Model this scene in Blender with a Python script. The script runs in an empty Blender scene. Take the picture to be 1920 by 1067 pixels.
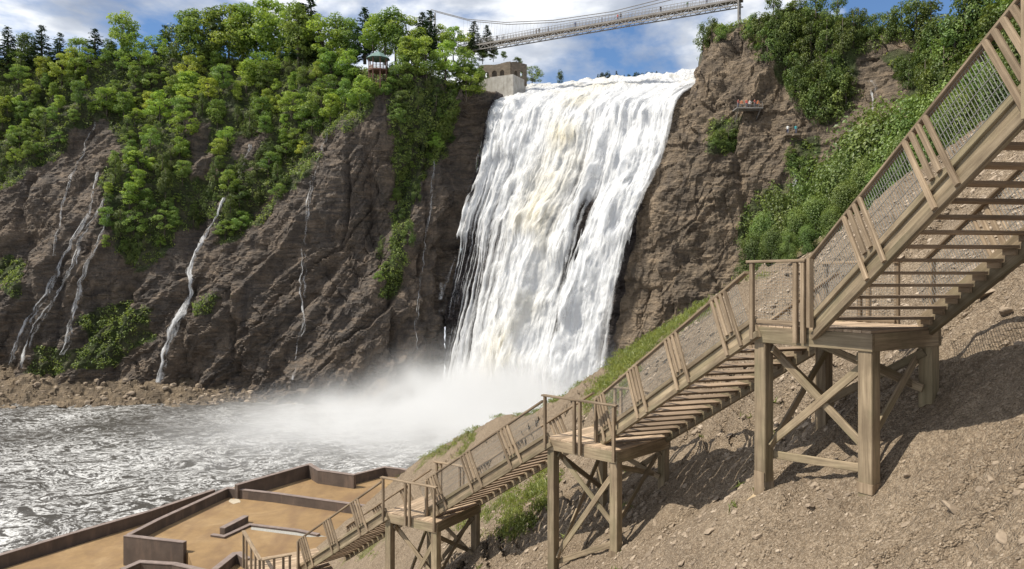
import bpy, math, random
import numpy as np
from mathutils import Vector, Matrix
from mathutils.bvhtree import BVHTree

random.seed(7)
RNG = np.random.default_rng(7)
SC = bpy.context.scene
COL = SC.collection
F, HZ, CX = 1400.0, 520.0, 960.0          # focal length / horizon / centre in photo pixels

# ------------------------------------------------------------------ camera
cam_d = bpy.data.cameras.new('camera')
cam = bpy.data.objects.new('camera', cam_d)
COL.objects.link(cam)
cam.location = (0, 0, 0)
cam.rotation_euler = (math.radians(90), 0, 0)
cam_d.sensor_width = 36.0
cam_d.lens = F / 1920.0 * 36.0
cam_d.shift_y = -(533.5 - HZ) / 1920.0
cam_d.clip_start = 0.1
cam_d.clip_end = 6000.0
SC.camera = cam

# ------------------------------------------------------------------ light
SUN_EL, SUN_DIR = math.radians(54), Vector((-0.94, -0.28, 0)).normalized()
sv = Vector((SUN_DIR.x * math.cos(SUN_EL), SUN_DIR.y * math.cos(SUN_EL), math.sin(SUN_EL)))
sun_d = bpy.data.lights.new('sun', 'SUN')
sun_d.energy = 4.6
sun_d.angle = math.radians(0.53)
sun_d.color = (1.0, 0.935, 0.82)
sun = bpy.data.objects.new('sun', sun_d)
COL.objects.link(sun)
sun.rotation_euler = (-sv).to_track_quat('-Z', 'Y').to_euler()

W = bpy.data.worlds.new('World')
SC.world = W
W.use_nodes = True
nt = W.node_tree
nt.nodes.clear()


def N(t, kind, **kw):
    n = t.nodes.new(kind)
    for k, v in kw.items():
        if k.startswith('i_'):
            n.inputs[int(k[2:]) if k[2:].isdigit() else k[2:]].default_value = v
        else:
            setattr(n, k, v)
    return n


def L(t, a, b):
    t.links.new(a, b)


def ramp(t, src, stops):
    r = t.nodes.new('ShaderNodeValToRGB')
    e = r.color_ramp.elements
    while len(e) < len(stops):
        e.new(0.5)
    for el, (p, c) in zip(e, stops):
        el.position = p
        el.color = (c, c, c, 1) if isinstance(c, (int, float)) else (*c, 1)
    L(t, src, r.inputs[0])
    return r


out = N(nt, 'ShaderNodeOutputWorld')
bg = N(nt, 'ShaderNodeBackground')
bg.inputs[1].default_value = 0.1
sky = N(nt, 'ShaderNodeTexSky', sky_type='NISHITA', sun_disc=False)
sky.sun_elevation = SUN_EL
sky.sun_rotation = math.atan2(SUN_DIR.x, SUN_DIR.y)
sky.air_density = 1.0
sky.dust_density = 0.2
sky.ozone_density = 8.0
tc = N(nt, 'ShaderNodeTexCoord')
mp = N(nt, 'ShaderNodeMapping')
mp.inputs['Scale'].default_value = (1.0, 1.0, 2.1)
mp.inputs['Location'].default_value = (0.86, 0.35, 0.55)
L(nt, tc.outputs['Generated'], mp.inputs[0])
n1 = N(nt, 'ShaderNodeTexNoise')
n1.inputs['Scale'].default_value = 2.9
n1.inputs['Detail'].default_value = 9
n1.inputs['Roughness'].default_value = 0.56
n1.inputs['Distortion'].default_value = 0.25
L(nt, mp.outputs[0], n1.inputs['Vector'])
cover = ramp(nt, n1.outputs['Fac'], [(0.40, 0.0), (0.455, 0.6), (0.50, 1.0)])
mp2 = N(nt, 'ShaderNodeMapping')
mp2.inputs['Scale'].default_value = (1.0, 1.0, 2.6)
mp2.inputs['Location'].default_value = (2.3, 1.1, 0.3)
L(nt, tc.outputs['Generated'], mp2.inputs[0])
n2 = N(nt, 'ShaderNodeTexNoise')
n2.inputs['Scale'].default_value = 4.2
n2.inputs['Detail'].default_value = 7
n2.inputs['Roughness'].default_value = 0.5
L(nt, mp2.outputs[0], n2.inputs['Vector'])
ccol = ramp(nt, n2.outputs['Fac'], [(0.36, (2.9, 3.3, 4.1)), (0.46, (4.9, 5.3, 6.0)), (0.56, (10.0, 10.1, 10.2))])
mx = N(nt, 'ShaderNodeMix', data_type='RGBA')
L(nt, cover.outputs[0], mx.inputs[0])
L(nt, sky.outputs[0], mx.inputs[6])
L(nt, ccol.outputs[0], mx.inputs[7])
L(nt, mx.outputs[2], bg.inputs[0])
L(nt, bg.outputs[0], out.inputs[0])

SC.view_settings.view_transform = 'Standard'
SC.view_settings.look = 'None'
SC.view_settings.exposure = 0.38
SC.view_settings.gamma = 1.0
SC.view_settings.use_curve_mapping = False
SC.cycles.use_denoising = True
SC.cycles.max_bounces = 6
SC.cycles.diffuse_bounces = 3
SC.cycles.glossy_bounces = 2
SC.cycles.transmission_bounces = 4
SC.cycles.transparent_max_bounces = 16
SC.cycles.volume_bounces = 2
SC.cycles.volume_step_rate = 2.0
SC.cycles.volume_max_steps = 64


# ------------------------------------------------------------------ helpers
def pt(px, py, Y):
    return Vector(((px - CX) / F * Y, Y, (HZ - py) / F * Y))


def gp(px, py, z):
    return pt(px, py, F * (-z) / (py - HZ))


def proj(P):
    P = np.asarray(P)
    y = np.maximum(P[..., 1], 0.1)
    return CX + F * P[..., 0] / y, HZ - F * P[..., 2] / y


def inpoly(px, py, poly):
    r = np.zeros(px.shape, bool)
    n = len(poly)
    for i in range(n):
        x1, y1 = poly[i]
        x2, y2 = poly[(i + 1) % n]
        c = ((y1 > py) != (y2 > py)) & (px < (x2 - x1) * (py - y1) / (y2 - y1 + 1e-9) + x1)
        r ^= c
    return r


def _hash(ix, iy, iz, seed):
    h = (ix.astype(np.int64) * 374761393 + iy.astype(np.int64) * 668265263 + iz.astype(np.int64) * 2147483647 + seed * 1274126177) & 0xffffffff
    h = ((h ^ (h >> 13)) * 1274126177) & 0xffffffff
    h = ((h ^ (h >> 16)) * 2246822519) & 0xffffffff
    return ((h ^ (h >> 15)) & 0xffff) / 65535.0


def vn(x, y, z, seed=0):
    x, y, z = np.broadcast_arrays(x, y, z)
    ix, iy, iz = np.floor(x), np.floor(y), np.floor(z)
    fx, fy, fz = x - ix, y - iy, z - iz
    fx, fy, fz = [f * f * f * (f * (f * 6 - 15) + 10) for f in (fx, fy, fz)]
    r = 0
    for a in (0, 1):
        for b in (0, 1):
            for c in (0, 1):
                w = (fx if a else 1 - fx) * (fy if b else 1 - fy) * (fz if c else 1 - fz)
                r = r + w * _hash(ix + a, iy + b, iz + c, seed)
    return r * 2 - 1


def fbm(x, y, z, o=4, seed=0, g=0.5):
    a, s, r = 1.0, 1.0, 0
    for i in range(o):
        r = r + a * vn(x * s + 13.7 * i, y * s + 5.1 * i, z * s + 9.3 * i, seed + i)
        a *= g
        s *= 2.03
    return r


def sm(e0, e1, x):
    t = np.clip((x - e0) / (e1 - e0), 0, 1)
    return t * t * (3 - 2 * t)


def mesh_np(name, V, Fc, smooth=False):
    m = bpy.data.meshes.new(name)
    V = np.asarray(V, np.float32)
    Fc = np.asarray(Fc, np.int32)
    k = Fc.shape[1]
    m.vertices.add(len(V))
    m.vertices.foreach_set('co', V.ravel())
    m.loops.add(Fc.size)
    m.loops.foreach_set('vertex_index', Fc.ravel())
    m.polygons.add(len(Fc))
    m.polygons.foreach_set('loop_start', np.arange(0, Fc.size, k, dtype=np.int32))
    m.polygons.foreach_set('loop_total', np.full(len(Fc), k, np.int32))
    m.polygons.foreach_set('use_smooth', np.full(len(Fc), smooth, bool))
    m.update(calc_edges=True)
    m.validate()
    return m


def attr(m, name, vals):
    a = m.attributes.new(name, 'FLOAT', 'POINT')
    a.data.foreach_set('value', np.asarray(vals, np.float32).ravel())


def grid_faces(nu, nv):
    i = np.arange(nu * nv).reshape(nu, nv)
    return np.stack([i[:-1, :-1], i[1:, :-1], i[1:, 1:], i[:-1, 1:]], -1).reshape(-1, 4)


def link(name, mesh, mat=None, parent=None, M=None):
    o = bpy.data.objects.new(name, mesh)
    COL.objects.link(o)
    if mat is not None and mesh is not None and not mesh.materials:
        mesh.materials.append(mat)
    if parent is not None:
        o.parent = parent
        base = Matrix.Translation(-ROOTLOC[parent.name])
        LOCM[o.name] = base @ (M if M is not None else Matrix.Identity(4))
        o.matrix_local = LOCM[o.name]
    elif M is not None:
        o.matrix_world = M
    ROOTLOC[o.name] = Vector((0, 0, 0)) if parent is None else None
    return o


ROOTLOC = {}
LOCM = {}


def tag(o, label=None, cat=None, group=None, kind=None):
    if label:
        o['label'] = label
    if cat:
        o['category'] = cat
    if group:
        o['group'] = group
    if kind:
        o['kind'] = kind
    return o


def thing(name, loc, label, cat, group=None):
    o = bpy.data.objects.new(name, None)
    COL.objects.link(o)
    o.location = loc
    o.empty_display_size = 0.3
    ROOTLOC[o.name] = Vector(loc)
    return tag(o, label, cat, group)


def sub(name, mesh, mat, parent, root, M=None):
    """a sub-part: child of a part whose own local matrix is known"""
    o = bpy.data.objects.new(name, mesh)
    COL.objects.link(o)
    if mat is not None and not mesh.materials:
        mesh.materials.append(mat)
    o.parent = parent
    o.matrix_local = LOCM[parent.name].inverted() @ Matrix.Translation(-ROOTLOC[root.name]) @ (M if M is not None else Matrix.Identity(4))
    return o


class MB:
    def __init__(s):
        s.v, s.f = [], []

    def box(s, c, ax, h):
        c = Vector(c)
        ax = [Vector(a) for a in ax]
        b = len(s.v)
        for i in (-1, 1):
            for j in (-1, 1):
                for k in (-1, 1):
                    s.v.append(tuple(c + ax[0] * h[0] * i + ax[1] * h[1] * j + ax[2] * h[2] * k))
        for q in ((0, 1, 3, 2), (4, 6, 7, 5), (0, 4, 5, 1), (2, 3, 7, 6), (0, 2, 6, 4), (1, 5, 7, 3)):
            s.f.append(tuple(b + x for x in q))
        return s

    def bar(s, p0, p1, w, h, up=(0, 0, 1)):
        p0, p1 = Vector(p0), Vector(p1)
        x = (p1 - p0)
        l = x.length
        x = x / l
        y = Vector(up).cross(x)
        if y.length < 1e-4:
            y = Vector((1, 0, 0)).cross(x)
        y.normalize()
        return s.box((p0 + p1) / 2, (x, y, x.cross(y)), (l / 2, w / 2, h / 2))

    def tube(s, pts, rs, n=7, cap=True):
        b = len(s.v)
        pts = [Vector(p) for p in pts]
        m = len(pts)
        for i, p in enumerate(pts):
            d = (pts[min(i + 1, m - 1)] - pts[max(i - 1, 0)]).normalized()
            u = d.cross(Vector((0.13, 0.99, 0.07))).normalized()
            w = d.cross(u)
            for k in range(n):
                t = 2 * math.pi * k / n
                s.v.append(tuple(p + (u * math.cos(t) + w * math.sin(t)) * rs[i]))
        for i in range(m - 1):
            for k in range(n):
                s.f.append((b + i * n + k, b + i * n + (k + 1) % n, b + (i + 1) * n + (k + 1) % n, b + (i + 1) * n + k))
        if cap:
            s.f.append(tuple(b + (m - 1) * n + k for k in range(n)))
            s.f.append(tuple(b + k for k in reversed(range(n))))
        return s

    def prism(s, poly, z0, z1):
        b = len(s.v)
        n = len(poly)
        for z in (z0, z1):
            for p in poly:
                s.v.append((p[0], p[1], z))
        s.f.append(tuple(b + n + i for i in range(n)))
        s.f.append(tuple(b + i for i in reversed(range(n))))
        for i in range(n):
            s.f.append((b + i, b + (i + 1) % n, b + n + (i + 1) % n, b + n + i))
        return s

    def mesh(s, name, smooth=False):
        m = bpy.data.meshes.new(name)
        m.from_pydata(s.v, [], s.f)
        m.update()
        if smooth:
            m.polygons.foreach_set('use_smooth', np.ones(len(m.polygons), bool))
        return m


# ------------------------------------------------------------------ materials
def mat(name):
    m = bpy.data.materials.new(name)
    m.use_nodes = True
    t = m.node_tree
    p = t.nodes['Principled BSDF']
    return m, t, p, t.nodes['Material Output']


def mixc(t, fac, a, b, mode='MIX'):
    n = N(t, 'ShaderNodeMix', data_type='RGBA', blend_type=mode)
    for i, s in ((0, fac), (6, a), (7, b)):
        if hasattr(s, 'is_linked'):
            L(t, s, n.inputs[i])
        elif isinstance(s, (int, float)):
            n.inputs[i].default_value = s
        else:
            n.inputs[i].default_value = (*s, 1)
    return n.outputs[2]


def noise(t, vec, scale, detail=4, rough=0.55, sc=None, dist=0.0, rot=None):
    if sc is not None or rot is not None:
        m = N(t, 'ShaderNodeMapping')
        if sc is not None:
            m.inputs['Scale'].default_value = sc
        if rot is not None:
            m.inputs['Rotation'].default_value = rot
        L(t, vec, m.inputs[0])
        vec = m.outputs[0]
    n = N(t, 'ShaderNodeTexNoise')
    n.inputs['Scale'].default_value = scale
    n.inputs['Detail'].default_value = detail
    n.inputs['Roughness'].default_value = rough
    n.inputs['Distortion'].default_value = dist
    L(t, vec, n.inputs['Vector'])
    return n.outputs['Fac']


def coord(t, which='Object'):
    return N(t, 'ShaderNodeTexCoord').outputs[which]


def bump(t, h, strength, dist, p):
    b = N(t, 'ShaderNodeBump')
    b.inputs['Strength'].default_value = strength
    b.inputs['Distance'].default_value = dist
    L(t, h, b.inputs['Height'])
    L(t, b.outputs[0], p.inputs['Normal'])


def getattr_fac(t, name):
    a = N(t, 'ShaderNodeAttribute', attribute_name=name)
    return a.outputs['Fac']


def mathn(t, op, a, b=None, clamp=False):
    n = N(t, 'ShaderNodeMath', operation=op, use_clamp=clamp)
    for i, s in ((0, a), (1, b)):
        if s is None:
            continue
        if hasattr(s, 'is_linked'):
            L(t, s, n.inputs[i])
        else:
            n.inputs[i].default_value = s
    return n.outputs[0]


def wood_mat(name, c0, c1, c2, green=0.0):
    m, t, p, o = mat(name)
    c = coord(t)
    oi = N(t, 'ShaderNodeObjectInfo')
    add = N(t, 'ShaderNodeVectorMath', operation='ADD')
    mul = N(t, 'ShaderNodeVectorMath', operation='SCALE')
    cb = N(t, 'ShaderNodeCombineXYZ')
    for i in range(3):
        L(t, oi.outputs['Random'], cb.inputs[i])
    L(t, cb.outputs[0], mul.inputs[0])
    mul.inputs['Scale'].default_value = 37.0
    L(t, c, add.inputs[0])
    L(t, mul.outputs[0], add.inputs[1])
    v = add.outputs[0]
    g = noise(t, v, 9.0, 6, 0.62, sc=(0.12, 2.2, 2.2), dist=0.6)
    b = noise(t, v, 1.6, 4, 0.6)
    col = ramp(t, g, [(0.30, c0), (0.5, c1), (0.72, c2)]).outputs[0]
    col = mixc(t, ramp(t, b, [(0.42, 0.0), (0.7, 0.55)]).outputs[0], col, (c0[0] * .75, c0[1] * .75, c0[2] * .75))
    if green:
        gm = noise(t, v, 2.3, 3, 0.5, sc=(0.4, 1, 1))
        col = mixc(t, ramp(t, gm, [(0.45, 0.0), (0.65, green)]).outputs[0], col, (0.14, 0.145, 0.072))
    hs = N(t, 'ShaderNodeHueSaturation')
    L(t, col, hs.inputs['Color'])
    L(t, mathn(t, 'MULTIPLY_ADD', oi.outputs['Random'], 0.5), hs.inputs['Value'])
    hs.inputs['Value'].links[0].from_node.inputs[2].default_value = 0.75
    L(t, hs.outputs[0], p.inputs['Base Color'])
    p.inputs['Roughness'].default_value = 0.78
    p.inputs['Specular IOR Level'].default_value = 0.25
    bump(t, g, 0.35, 0.01, p)
    return m


M_WOOD = wood_mat('weathered_timber', (0.145, 0.108, 0.070), (0.26, 0.20, 0.13), (0.385, 0.305, 0.205), 0.3)
M_RAIL = wood_mat('railing_timber', (0.145, 0.105, 0.068), (0.255, 0.19, 0.125), (0.37, 0.285, 0.195))
M_DECK = wood_mat('deck_timber', (0.28, 0.20, 0.13), (0.42, 0.31, 0.21), (0.52, 0.40, 0.28))

M_TREAD = wood_mat('tread_timber', (0.17, 0.12, 0.08), (0.27, 0.195, 0.13), (0.35, 0.26, 0.18))
M_WIRE, t, p, o = mat('galvanised_wire')
p.inputs['Base Color'].default_value = (0.30, 0.29, 0.26, 1)
p.inputs['Metallic'].default_value = 0.6
p.inputs['Roughness'].default_value = 0.5

M_CONC, t, p, o = mat('concrete')
c = coord(t)
g = noise(t, c, 0.8, 6, 0.65)
g2 = noise(t, c, 0.5, 4, 0.6, sc=(2.5, 2.5, 0.3))
col = ramp(t, g, [(0.3, (0.26, 0.24, 0.21)), (0.7, (0.44, 0.42, 0.38))]).outputs[0]
col = mixc(t, ramp(t, g2, [(0.5, 0.0), (0.72, 0.6)]).outputs[0], col, (0.17, 0.155, 0.13))
L(t, col, p.inputs['Base Color'])
p.inputs['Roughness'].default_value = 0.9
bump(t, g, 0.4, 0.05, p)


def rock_mat(name, ca, cb, cc, cd, strat_rot, wet=0.5):
    m, t, p, o = mat(name)
    c = coord(t)
    big = noise(t, c, 0.055, 5, 0.6, dist=0.8)
    mid = noise(t, c, 0.33, 7, 0.66, dist=0.4)
    st = noise(t, c, 0.5, 6, 0.62, sc=(0.35, 0.35, 2.6), rot=strat_rot, dist=0.5)
    fine = noise(t, c, 2.3, 6, 0.7)
    col = ramp(t, st, [(0.30, ca), (0.48, cb), (0.62, cc), (0.75, cd)]).outputs[0]
    col = mixc(t, ramp(t, big, [(0.40, 0.0), (0.62, 0.75)]).outputs[0], col, cc)
    col = mixc(t, ramp(t, mid, [(0.38, 0.75), (0.58, 0.0)]).outputs[0], col, ca)
    sk = noise(t, c, 0.42, 4, 0.6, sc=(1.0, 1.0, 0.10))
    col = mixc(t, ramp(t, sk, [(0.52, 0.0), (0.68, wet)]).outputs[0], col, (ca[0] * 0.55, ca[1] * 0.55, ca[2] * 0.62))
    col = mixc(t, ramp(t, fine, [(0.3, 0.45), (0.7, 0.0)]).outputs[0], col, (ca[0] * 0.5, ca[1] * 0.5, ca[2] * 0.5))
    veg = getattr_fac(t, 'veg')
    gcol = ramp(t, mid, [(0.3, (0.025, 0.04, 0.012)), (0.7, (0.065, 0.095, 0.022))]).outputs[0]
    col = mixc(t, veg, col, gcol)
    L(t, col, p.inputs['Base Color'])
    p.inputs['Roughness'].default_value = 0.82
    p.inputs['Specular IOR Level'].default_value = 0.3
    h = mathn(t, 'ADD', mathn(t, 'MULTIPLY', st, 1.2), mathn(t, 'ADD', mathn(t, 'MULTIPLY', fine, 0.5), mid))
    bump(t, h, 1.0, 1.2, p)
    return m


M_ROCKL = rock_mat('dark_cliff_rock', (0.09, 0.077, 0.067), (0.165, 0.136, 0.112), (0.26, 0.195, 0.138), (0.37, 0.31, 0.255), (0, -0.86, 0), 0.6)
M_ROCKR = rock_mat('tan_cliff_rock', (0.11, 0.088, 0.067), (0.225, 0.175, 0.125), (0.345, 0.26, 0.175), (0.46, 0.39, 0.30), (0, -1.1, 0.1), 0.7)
M_ROCKW = rock_mat('wet_fall_rock', (0.035, 0.03, 0.032), (0.075, 0.062, 0.06), (0.11, 0.088, 0.08), (0.17, 0.14, 0.12), (0, 0.3, 0))

# foliage: the object's own colour, per-clump tint
def leaf_mat(name, trans=0.35):
    m, t, p, o = mat(name)
    oi = N(t, 'ShaderNodeObjectInfo')
    tint = getattr_fac(t, 'tint')
    hs = N(t, 'ShaderNodeHueSaturation')
    L(t, oi.outputs['Color'], hs.inputs['Color'])
    L(t, mathn(t, 'MULTIPLY_ADD', tint, 0.9), hs.inputs['Value'])
    hs.inputs['Value'].links[0].from_node.inputs[2].default_value = 0.80
    L(t, mathn(t, 'MULTIPLY_ADD', tint, -0.035), hs.inputs['Hue'])
    hs.inputs['Hue'].links[0].from_node.inputs[2].default_value = 0.52
    d = N(t, 'ShaderNodeBsdfDiffuse')
    tr = N(t, 'ShaderNodeBsdfTranslucent')
    gl = N(t, 'ShaderNodeBsdfGlossy')
    gl.inputs['Roughness'].default_value = 0.45
    mxs = N(t, 'ShaderNodeMixShader')
    mxs.inputs[0].default_value = trans
    L(t, hs.outputs[0], d.inputs[0])
    br = mixc(t, 1.0, hs.outputs[0], (1.5, 1.45, 0.8), 'MULTIPLY')
    L(t, br, tr.inputs[0])
    L(t, d.outputs[0], mxs.inputs[1])
    L(t, tr.outputs[0], mxs.inputs[2])
    m2 = N(t, 'ShaderNodeMixShader')
    m2.inputs[0].default_value = 0.03
    L(t, mxs.outputs[0], m2.inputs[1])
    L(t, gl.outputs[0], m2.inputs[2])
    L(t, m2.outputs[0], o.inputs[0])
    t.nodes.remove(p)
    return m


M_LEAF = leaf_mat('foliage', 0.42)
M_NEEDLE = leaf_mat('needles', 0.25)
M_BARK, t, p, o = mat('bark')
g = noise(t, coord(t), 3.0, 5, 0.6, sc=(1, 1, 0.2))
L(t, ramp(t, g, [(0.3, (0.05, 0.04, 0.032)), (0.7, (0.14, 0.115, 0.09))]).outputs[0], p.inputs['Base Color'])
p.inputs['Roughness'].default_value = 0.9


def plain(name, c, rough=0.8, var=0.25, scale=3.0, metal=0.0):
    m, t, p, o = mat(name)
    g = noise(t, coord(t), scale, 5, 0.6)
    L(t, ramp(t, g, [(0.3, tuple(x * (1 - var) for x in c)), (0.7, tuple(min(1, x * (1 + var)) for x in c))]).outputs[0], p.inputs['Base Color'])
    p.inputs['Roughness'].default_value = rough
    p.inputs['Metallic'].default_value = metal
    return m


# ------------------------------------------------------------------ the gorge: one continuous rock face, in three pieces
# columns left to right, each five photo points with distance from toe to rim
COLS = [
    [(-330, 745, 182), (-330, 560, 188), (-330, 380, 198), (-330, 230, 210), (-330, 125, 224)],
    [(-120, 745, 181), (-120, 560, 187), (-120, 380, 197), (-120, 230, 209), (-120, 125, 223)],
    [(30, 742, 180), (30, 580, 185), (40, 400, 194), (40, 250, 206), (40, 125, 222)],
    [(200, 738, 178), (200, 600, 182), (205, 430, 190), (200, 270, 204), (200, 122, 222)],
    [(350, 735, 174), (350, 590, 177), (360, 450, 184), (360, 280, 200), (360, 122, 222)],
    [(500, 735, 171), (510, 600, 172), (520, 430, 178), (520, 270, 194), (520, 118, 218)],
    [(640, 735, 168), (640, 600, 169), (640, 420, 172), (640, 245, 180), (640, 130, 203)],
    [(730, 735, 170), (735, 600, 171), (740, 420, 174), (745, 245, 178), (745, 145, 188)],
    [(795, 735, 178), (808, 600, 178), (825, 420, 180), (842, 245, 182), (852, 165, 186)],
    [(828, 735, 184), (838, 600, 185), (868, 420, 187), (905, 240, 190), (927, 180, 193)],
    [(1000, 735, 170), (1010, 600, 172), (1040, 420, 175), (1080, 260, 181), (1110, 205, 188)],
    [(1150, 735, 155), (1160, 600, 157), (1195, 420, 161), (1245, 250, 168), (1290, 180, 177)],
    [(1185, 735, 150), (1197, 600, 152), (1238, 420, 155), (1285, 250, 160), (1332, 68, 170)],
    [(1290, 735, 147), (1295, 600, 148), (1312, 420, 150), (1337, 250, 155), (1352, 62, 166)],
    [(1400, 735, 143), (1400, 600, 144), (1400, 420, 146), (1405, 250, 150), (1405, 58, 161)],
    [(1520, 735, 138), (1520, 600, 138), (1520, 420, 139), (1515, 245, 143), (1510, 45, 153)],
    [(1640, 735, 126), (1640, 600, 126), (1640, 420, 127), (1640, 245, 130), (1640, 60, 139)],
    [(1760, 735, 112), (1760, 600, 112), (1760, 420, 112), (1760, 230, 114), (1760, 60, 124)],
    [(1950, 735, 92), (1950, 600, 92), (1950, 420, 93), (1950, 200, 97), (1950, -20, 110)],
    [(2350, 735, 78), (2350, 600, 78), (2350, 400, 80), (2350, 150, 84), (2350, -120, 98)],
]
CP = np.array([[list(pt(*q)) for q in c] for c in COLS])          # ncol,5,3
CP[:, 0, 2] = -33.0


def catmull(P, t):
    n = len(P)
    i = np.clip(np.floor(t).astype(int), 0, n - 2)
    f = (t - i)
    f = f.reshape((-1,) + (1,) * (P.ndim - 1))
    p0, p1, p2, p3 = P[np.maximum(i - 1, 0)], P[i], P[i + 1], P[np.minimum(i + 2, n - 1)]
    m1, m2 = (p2 - p0) * 0.38, (p3 - p1) * 0.38
    return (2 * f**3 - 3 * f**2 + 1) * p1 + (f**3 - 2 * f**2 + f) * m1 + (-2 * f**3 + 3 * f**2) * p2 + (f**3 - f**2) * m2


BVHS = {}
VEG_POLYS = [
    [(-140, 90), (-140, 350), (0, 340), (90, 300), (150, 225), (215, 215), (245, 280), (195, 330), (195, 470), (250, 510), (300, 470), (335, 430), (392, 425),
     (425, 385), (405, 465), (440, 455), (500, 400), (560, 330), (600, 262), (640, 240), (700, 190), (716, 150), (885, 150), (900, 110), (890, 70), (-140, 70)],
    [(735, 150), (800, 160), (850, 185), (850, 275), (795, 310), (775, 420), (745, 540), (700, 545), (728, 430), (745, 330), (728, 250)],
    [(195, 585), (290, 580), (280, 645), (225, 680), (130, 690), (40, 698), (50, 650), (150, 635)],
    [(370, 560), (430, 555), (420, 590), (385, 605)],
    [(0, 490), (35, 495), (30, 545), (-20, 560)],
]
VEG_HOLES = [[(340, 232), (405, 225), (410, 330), (355, 335)], [(440, 262), (500, 258), (480, 325), (440, 325)], [(160, 225), (215, 225), (215, 300), (160, 310)]]
VEG_R = [
    [(1400, -60), (1412, 60), (1440, 110), (1470, 180), (1530, 240), (1590, 210), (1600, 110), (1700, 70), (1760, 60), (1900, 0), (1900, -60)],
    [(1330, 215), (1390, 215), (1390, 280), (1335, 285)],
    [(1475, 255), (1520, 265), (1525, 330), (1485, 330)],
    [(1660, 100), (1740, 100), (1760, 260), (1690, 180)],
    [(1400, 480), (1420, 370), (1480, 360), (1600, 260), (1700, 210), (1800, 150), (1800, 480)],
]


def build_cliff(name, c0, c1, nu, nv, material, seed, amp, dip, jag=1.0):
    tu = np.linspace(c0, c1, nu)
    prof = catmull(CP, tu)                                         # nu,5,3
    # the plateau behind the rim
    back1, back2 = prof[:, 4].copy(), prof[:, 4].copy()
    d = prof[:, 4, :2] / np.linalg.norm(prof[:, 4, :2], axis=1)[:, None]
    d = d * 0.35 + np.array([0.12, 0.93]) * 0.65
    river = sm(8.4, 9.3, tu) * (1 - sm(11.2, 11.9, tu))
    back1[:, :2] += d * 22
    back2[:, :2] += d * 190
    back1[:, 2] += 2.0 * (1 - river) + river * 2.0
    back2[:, 2] += -6.0 - river * 8.0
    ctl = np.concatenate([prof, back1[:, None], back2[:, None]], 1).transpose(1, 0, 2)
    tv = np.concatenate([np.linspace(0, 4.0, int(nv * 0.86)), np.linspace(4.0, 6, nv - int(nv * 0.86) + 1)[1:]])
    P = catmull(ctl, tv).transpose(1, 0, 2)                        # nu,nv,3
    du = np.gradient(P, axis=0)
    dv = np.gradient(P, axis=1)
    nr = np.cross(du, dv)
    nr /= np.linalg.norm(nr, axis=2, keepdims=True) + 1e-9
    flip = (nr[..., 1] > 0) & (nr[..., 2] < 0.5)
    nr[flip] *= -1
    x, y, z = P[..., 0], P[..., 1], P[..., 2]
    on = sm(-0.0, 0.3, tv)[None, :] * (1 - 0.75 * sm(3.9, 4.3, tv))[None, :]
    # big buttresses and gullies run down the dip, beds cross them in steps
    s = x * math.cos(dip) + z * math.sin(dip)
    q = -x * math.sin(dip) + z * math.cos(dip)
    h = fbm(s / 60, y / 60, q / 17, 3, seed) * 4.6
    rid = 1 - np.abs(fbm(s / 34, y / 30, q / 8.5, 3, seed + 20))
    h += (rid - 0.6) * (2.3 if c0 < 9 else 3.2)
    gul = 1 - np.abs(fbm(x / 13, y / 20, z / 60, 2, seed + 40))
    h -= np.maximum(gul - 0.75, 0) * 9.0 / (0.5 + jag)
    wq = q / 3.1 + fbm(x / 14, y / 14, z / 14, 3, seed + 31) * 1.3
    st = wq - np.floor(wq)
    bed = _hash(np.floor(wq), np.zeros_like(wq), np.zeros_like(wq), seed + 5)
    h += (bed - 0.5) * 1.7 + (st - 0.5) * 0.9
    wf = q / 0.85 + fbm(x / 5, y / 5, z / 5, 3, seed + 33) * 1.6
    h += (_hash(np.floor(wf), np.floor(s / 6.0 + wq), np.zeros_like(wf), seed + 6) - 0.5) * 0.65
    ws = s / 4.3 + fbm(x / 9, y / 9, z / 9, 2, seed + 51) * 0.9
    blk = _hash(np.floor(ws), np.floor(wq * 0.5), np.zeros_like(ws), seed + 8)
    h += (blk - 0.5) * 1.6 * jag
    h += fbm(x / 3.2, y / 3.2, z / 3.2, 4, seed + 60, 0.6) * 1.0 * jag
    P = P + nr * (h * amp * on)[..., None]
    m = mesh_np(name, P.reshape(-1, 3), grid_faces(nu, nv), False)
    px, py = proj(P)
    jx = px + 22 * fbm(x / 9, y / 9, z / 9, 3, 77)
    jy = py + 22 * fbm(x / 9 + 7, y / 9, z / 9, 3, 78)
    veg = np.zeros(px.shape)
    for poly in (VEG_POLYS if c0 < 9 else VEG_R):
        veg[inpoly(jx, jy, poly)] = 1
    for poly in (VEG_HOLES if c0 < 9 else []):
        veg[inpoly(jx, jy, poly)] = 0
    veg[:, tv > 4.05] = 1
    veg *= np.clip(1 - river[:, None] * 2, 0, 1)
    attr(m, 'veg', veg * (0.75 + 0.25 * fbm(x / 2, y / 2, z / 2, 2, 5)))
    m.materials.append(material)
    o = link(name, m)
    tag(o, kind='structure')
    BVHS[name] = BVHTree.FromPolygons([tuple(v) for v in P.reshape(-1, 3)], grid_faces(nu, nv).tolist())
    return o


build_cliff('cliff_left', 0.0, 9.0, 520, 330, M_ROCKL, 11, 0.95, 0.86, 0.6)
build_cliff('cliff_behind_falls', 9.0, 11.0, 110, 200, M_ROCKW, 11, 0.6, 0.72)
build_cliff('cliff_right', 11.0, 19.0, 420, 300, M_ROCKR, 23, 0.8, 1.12, 0.85)


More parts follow.
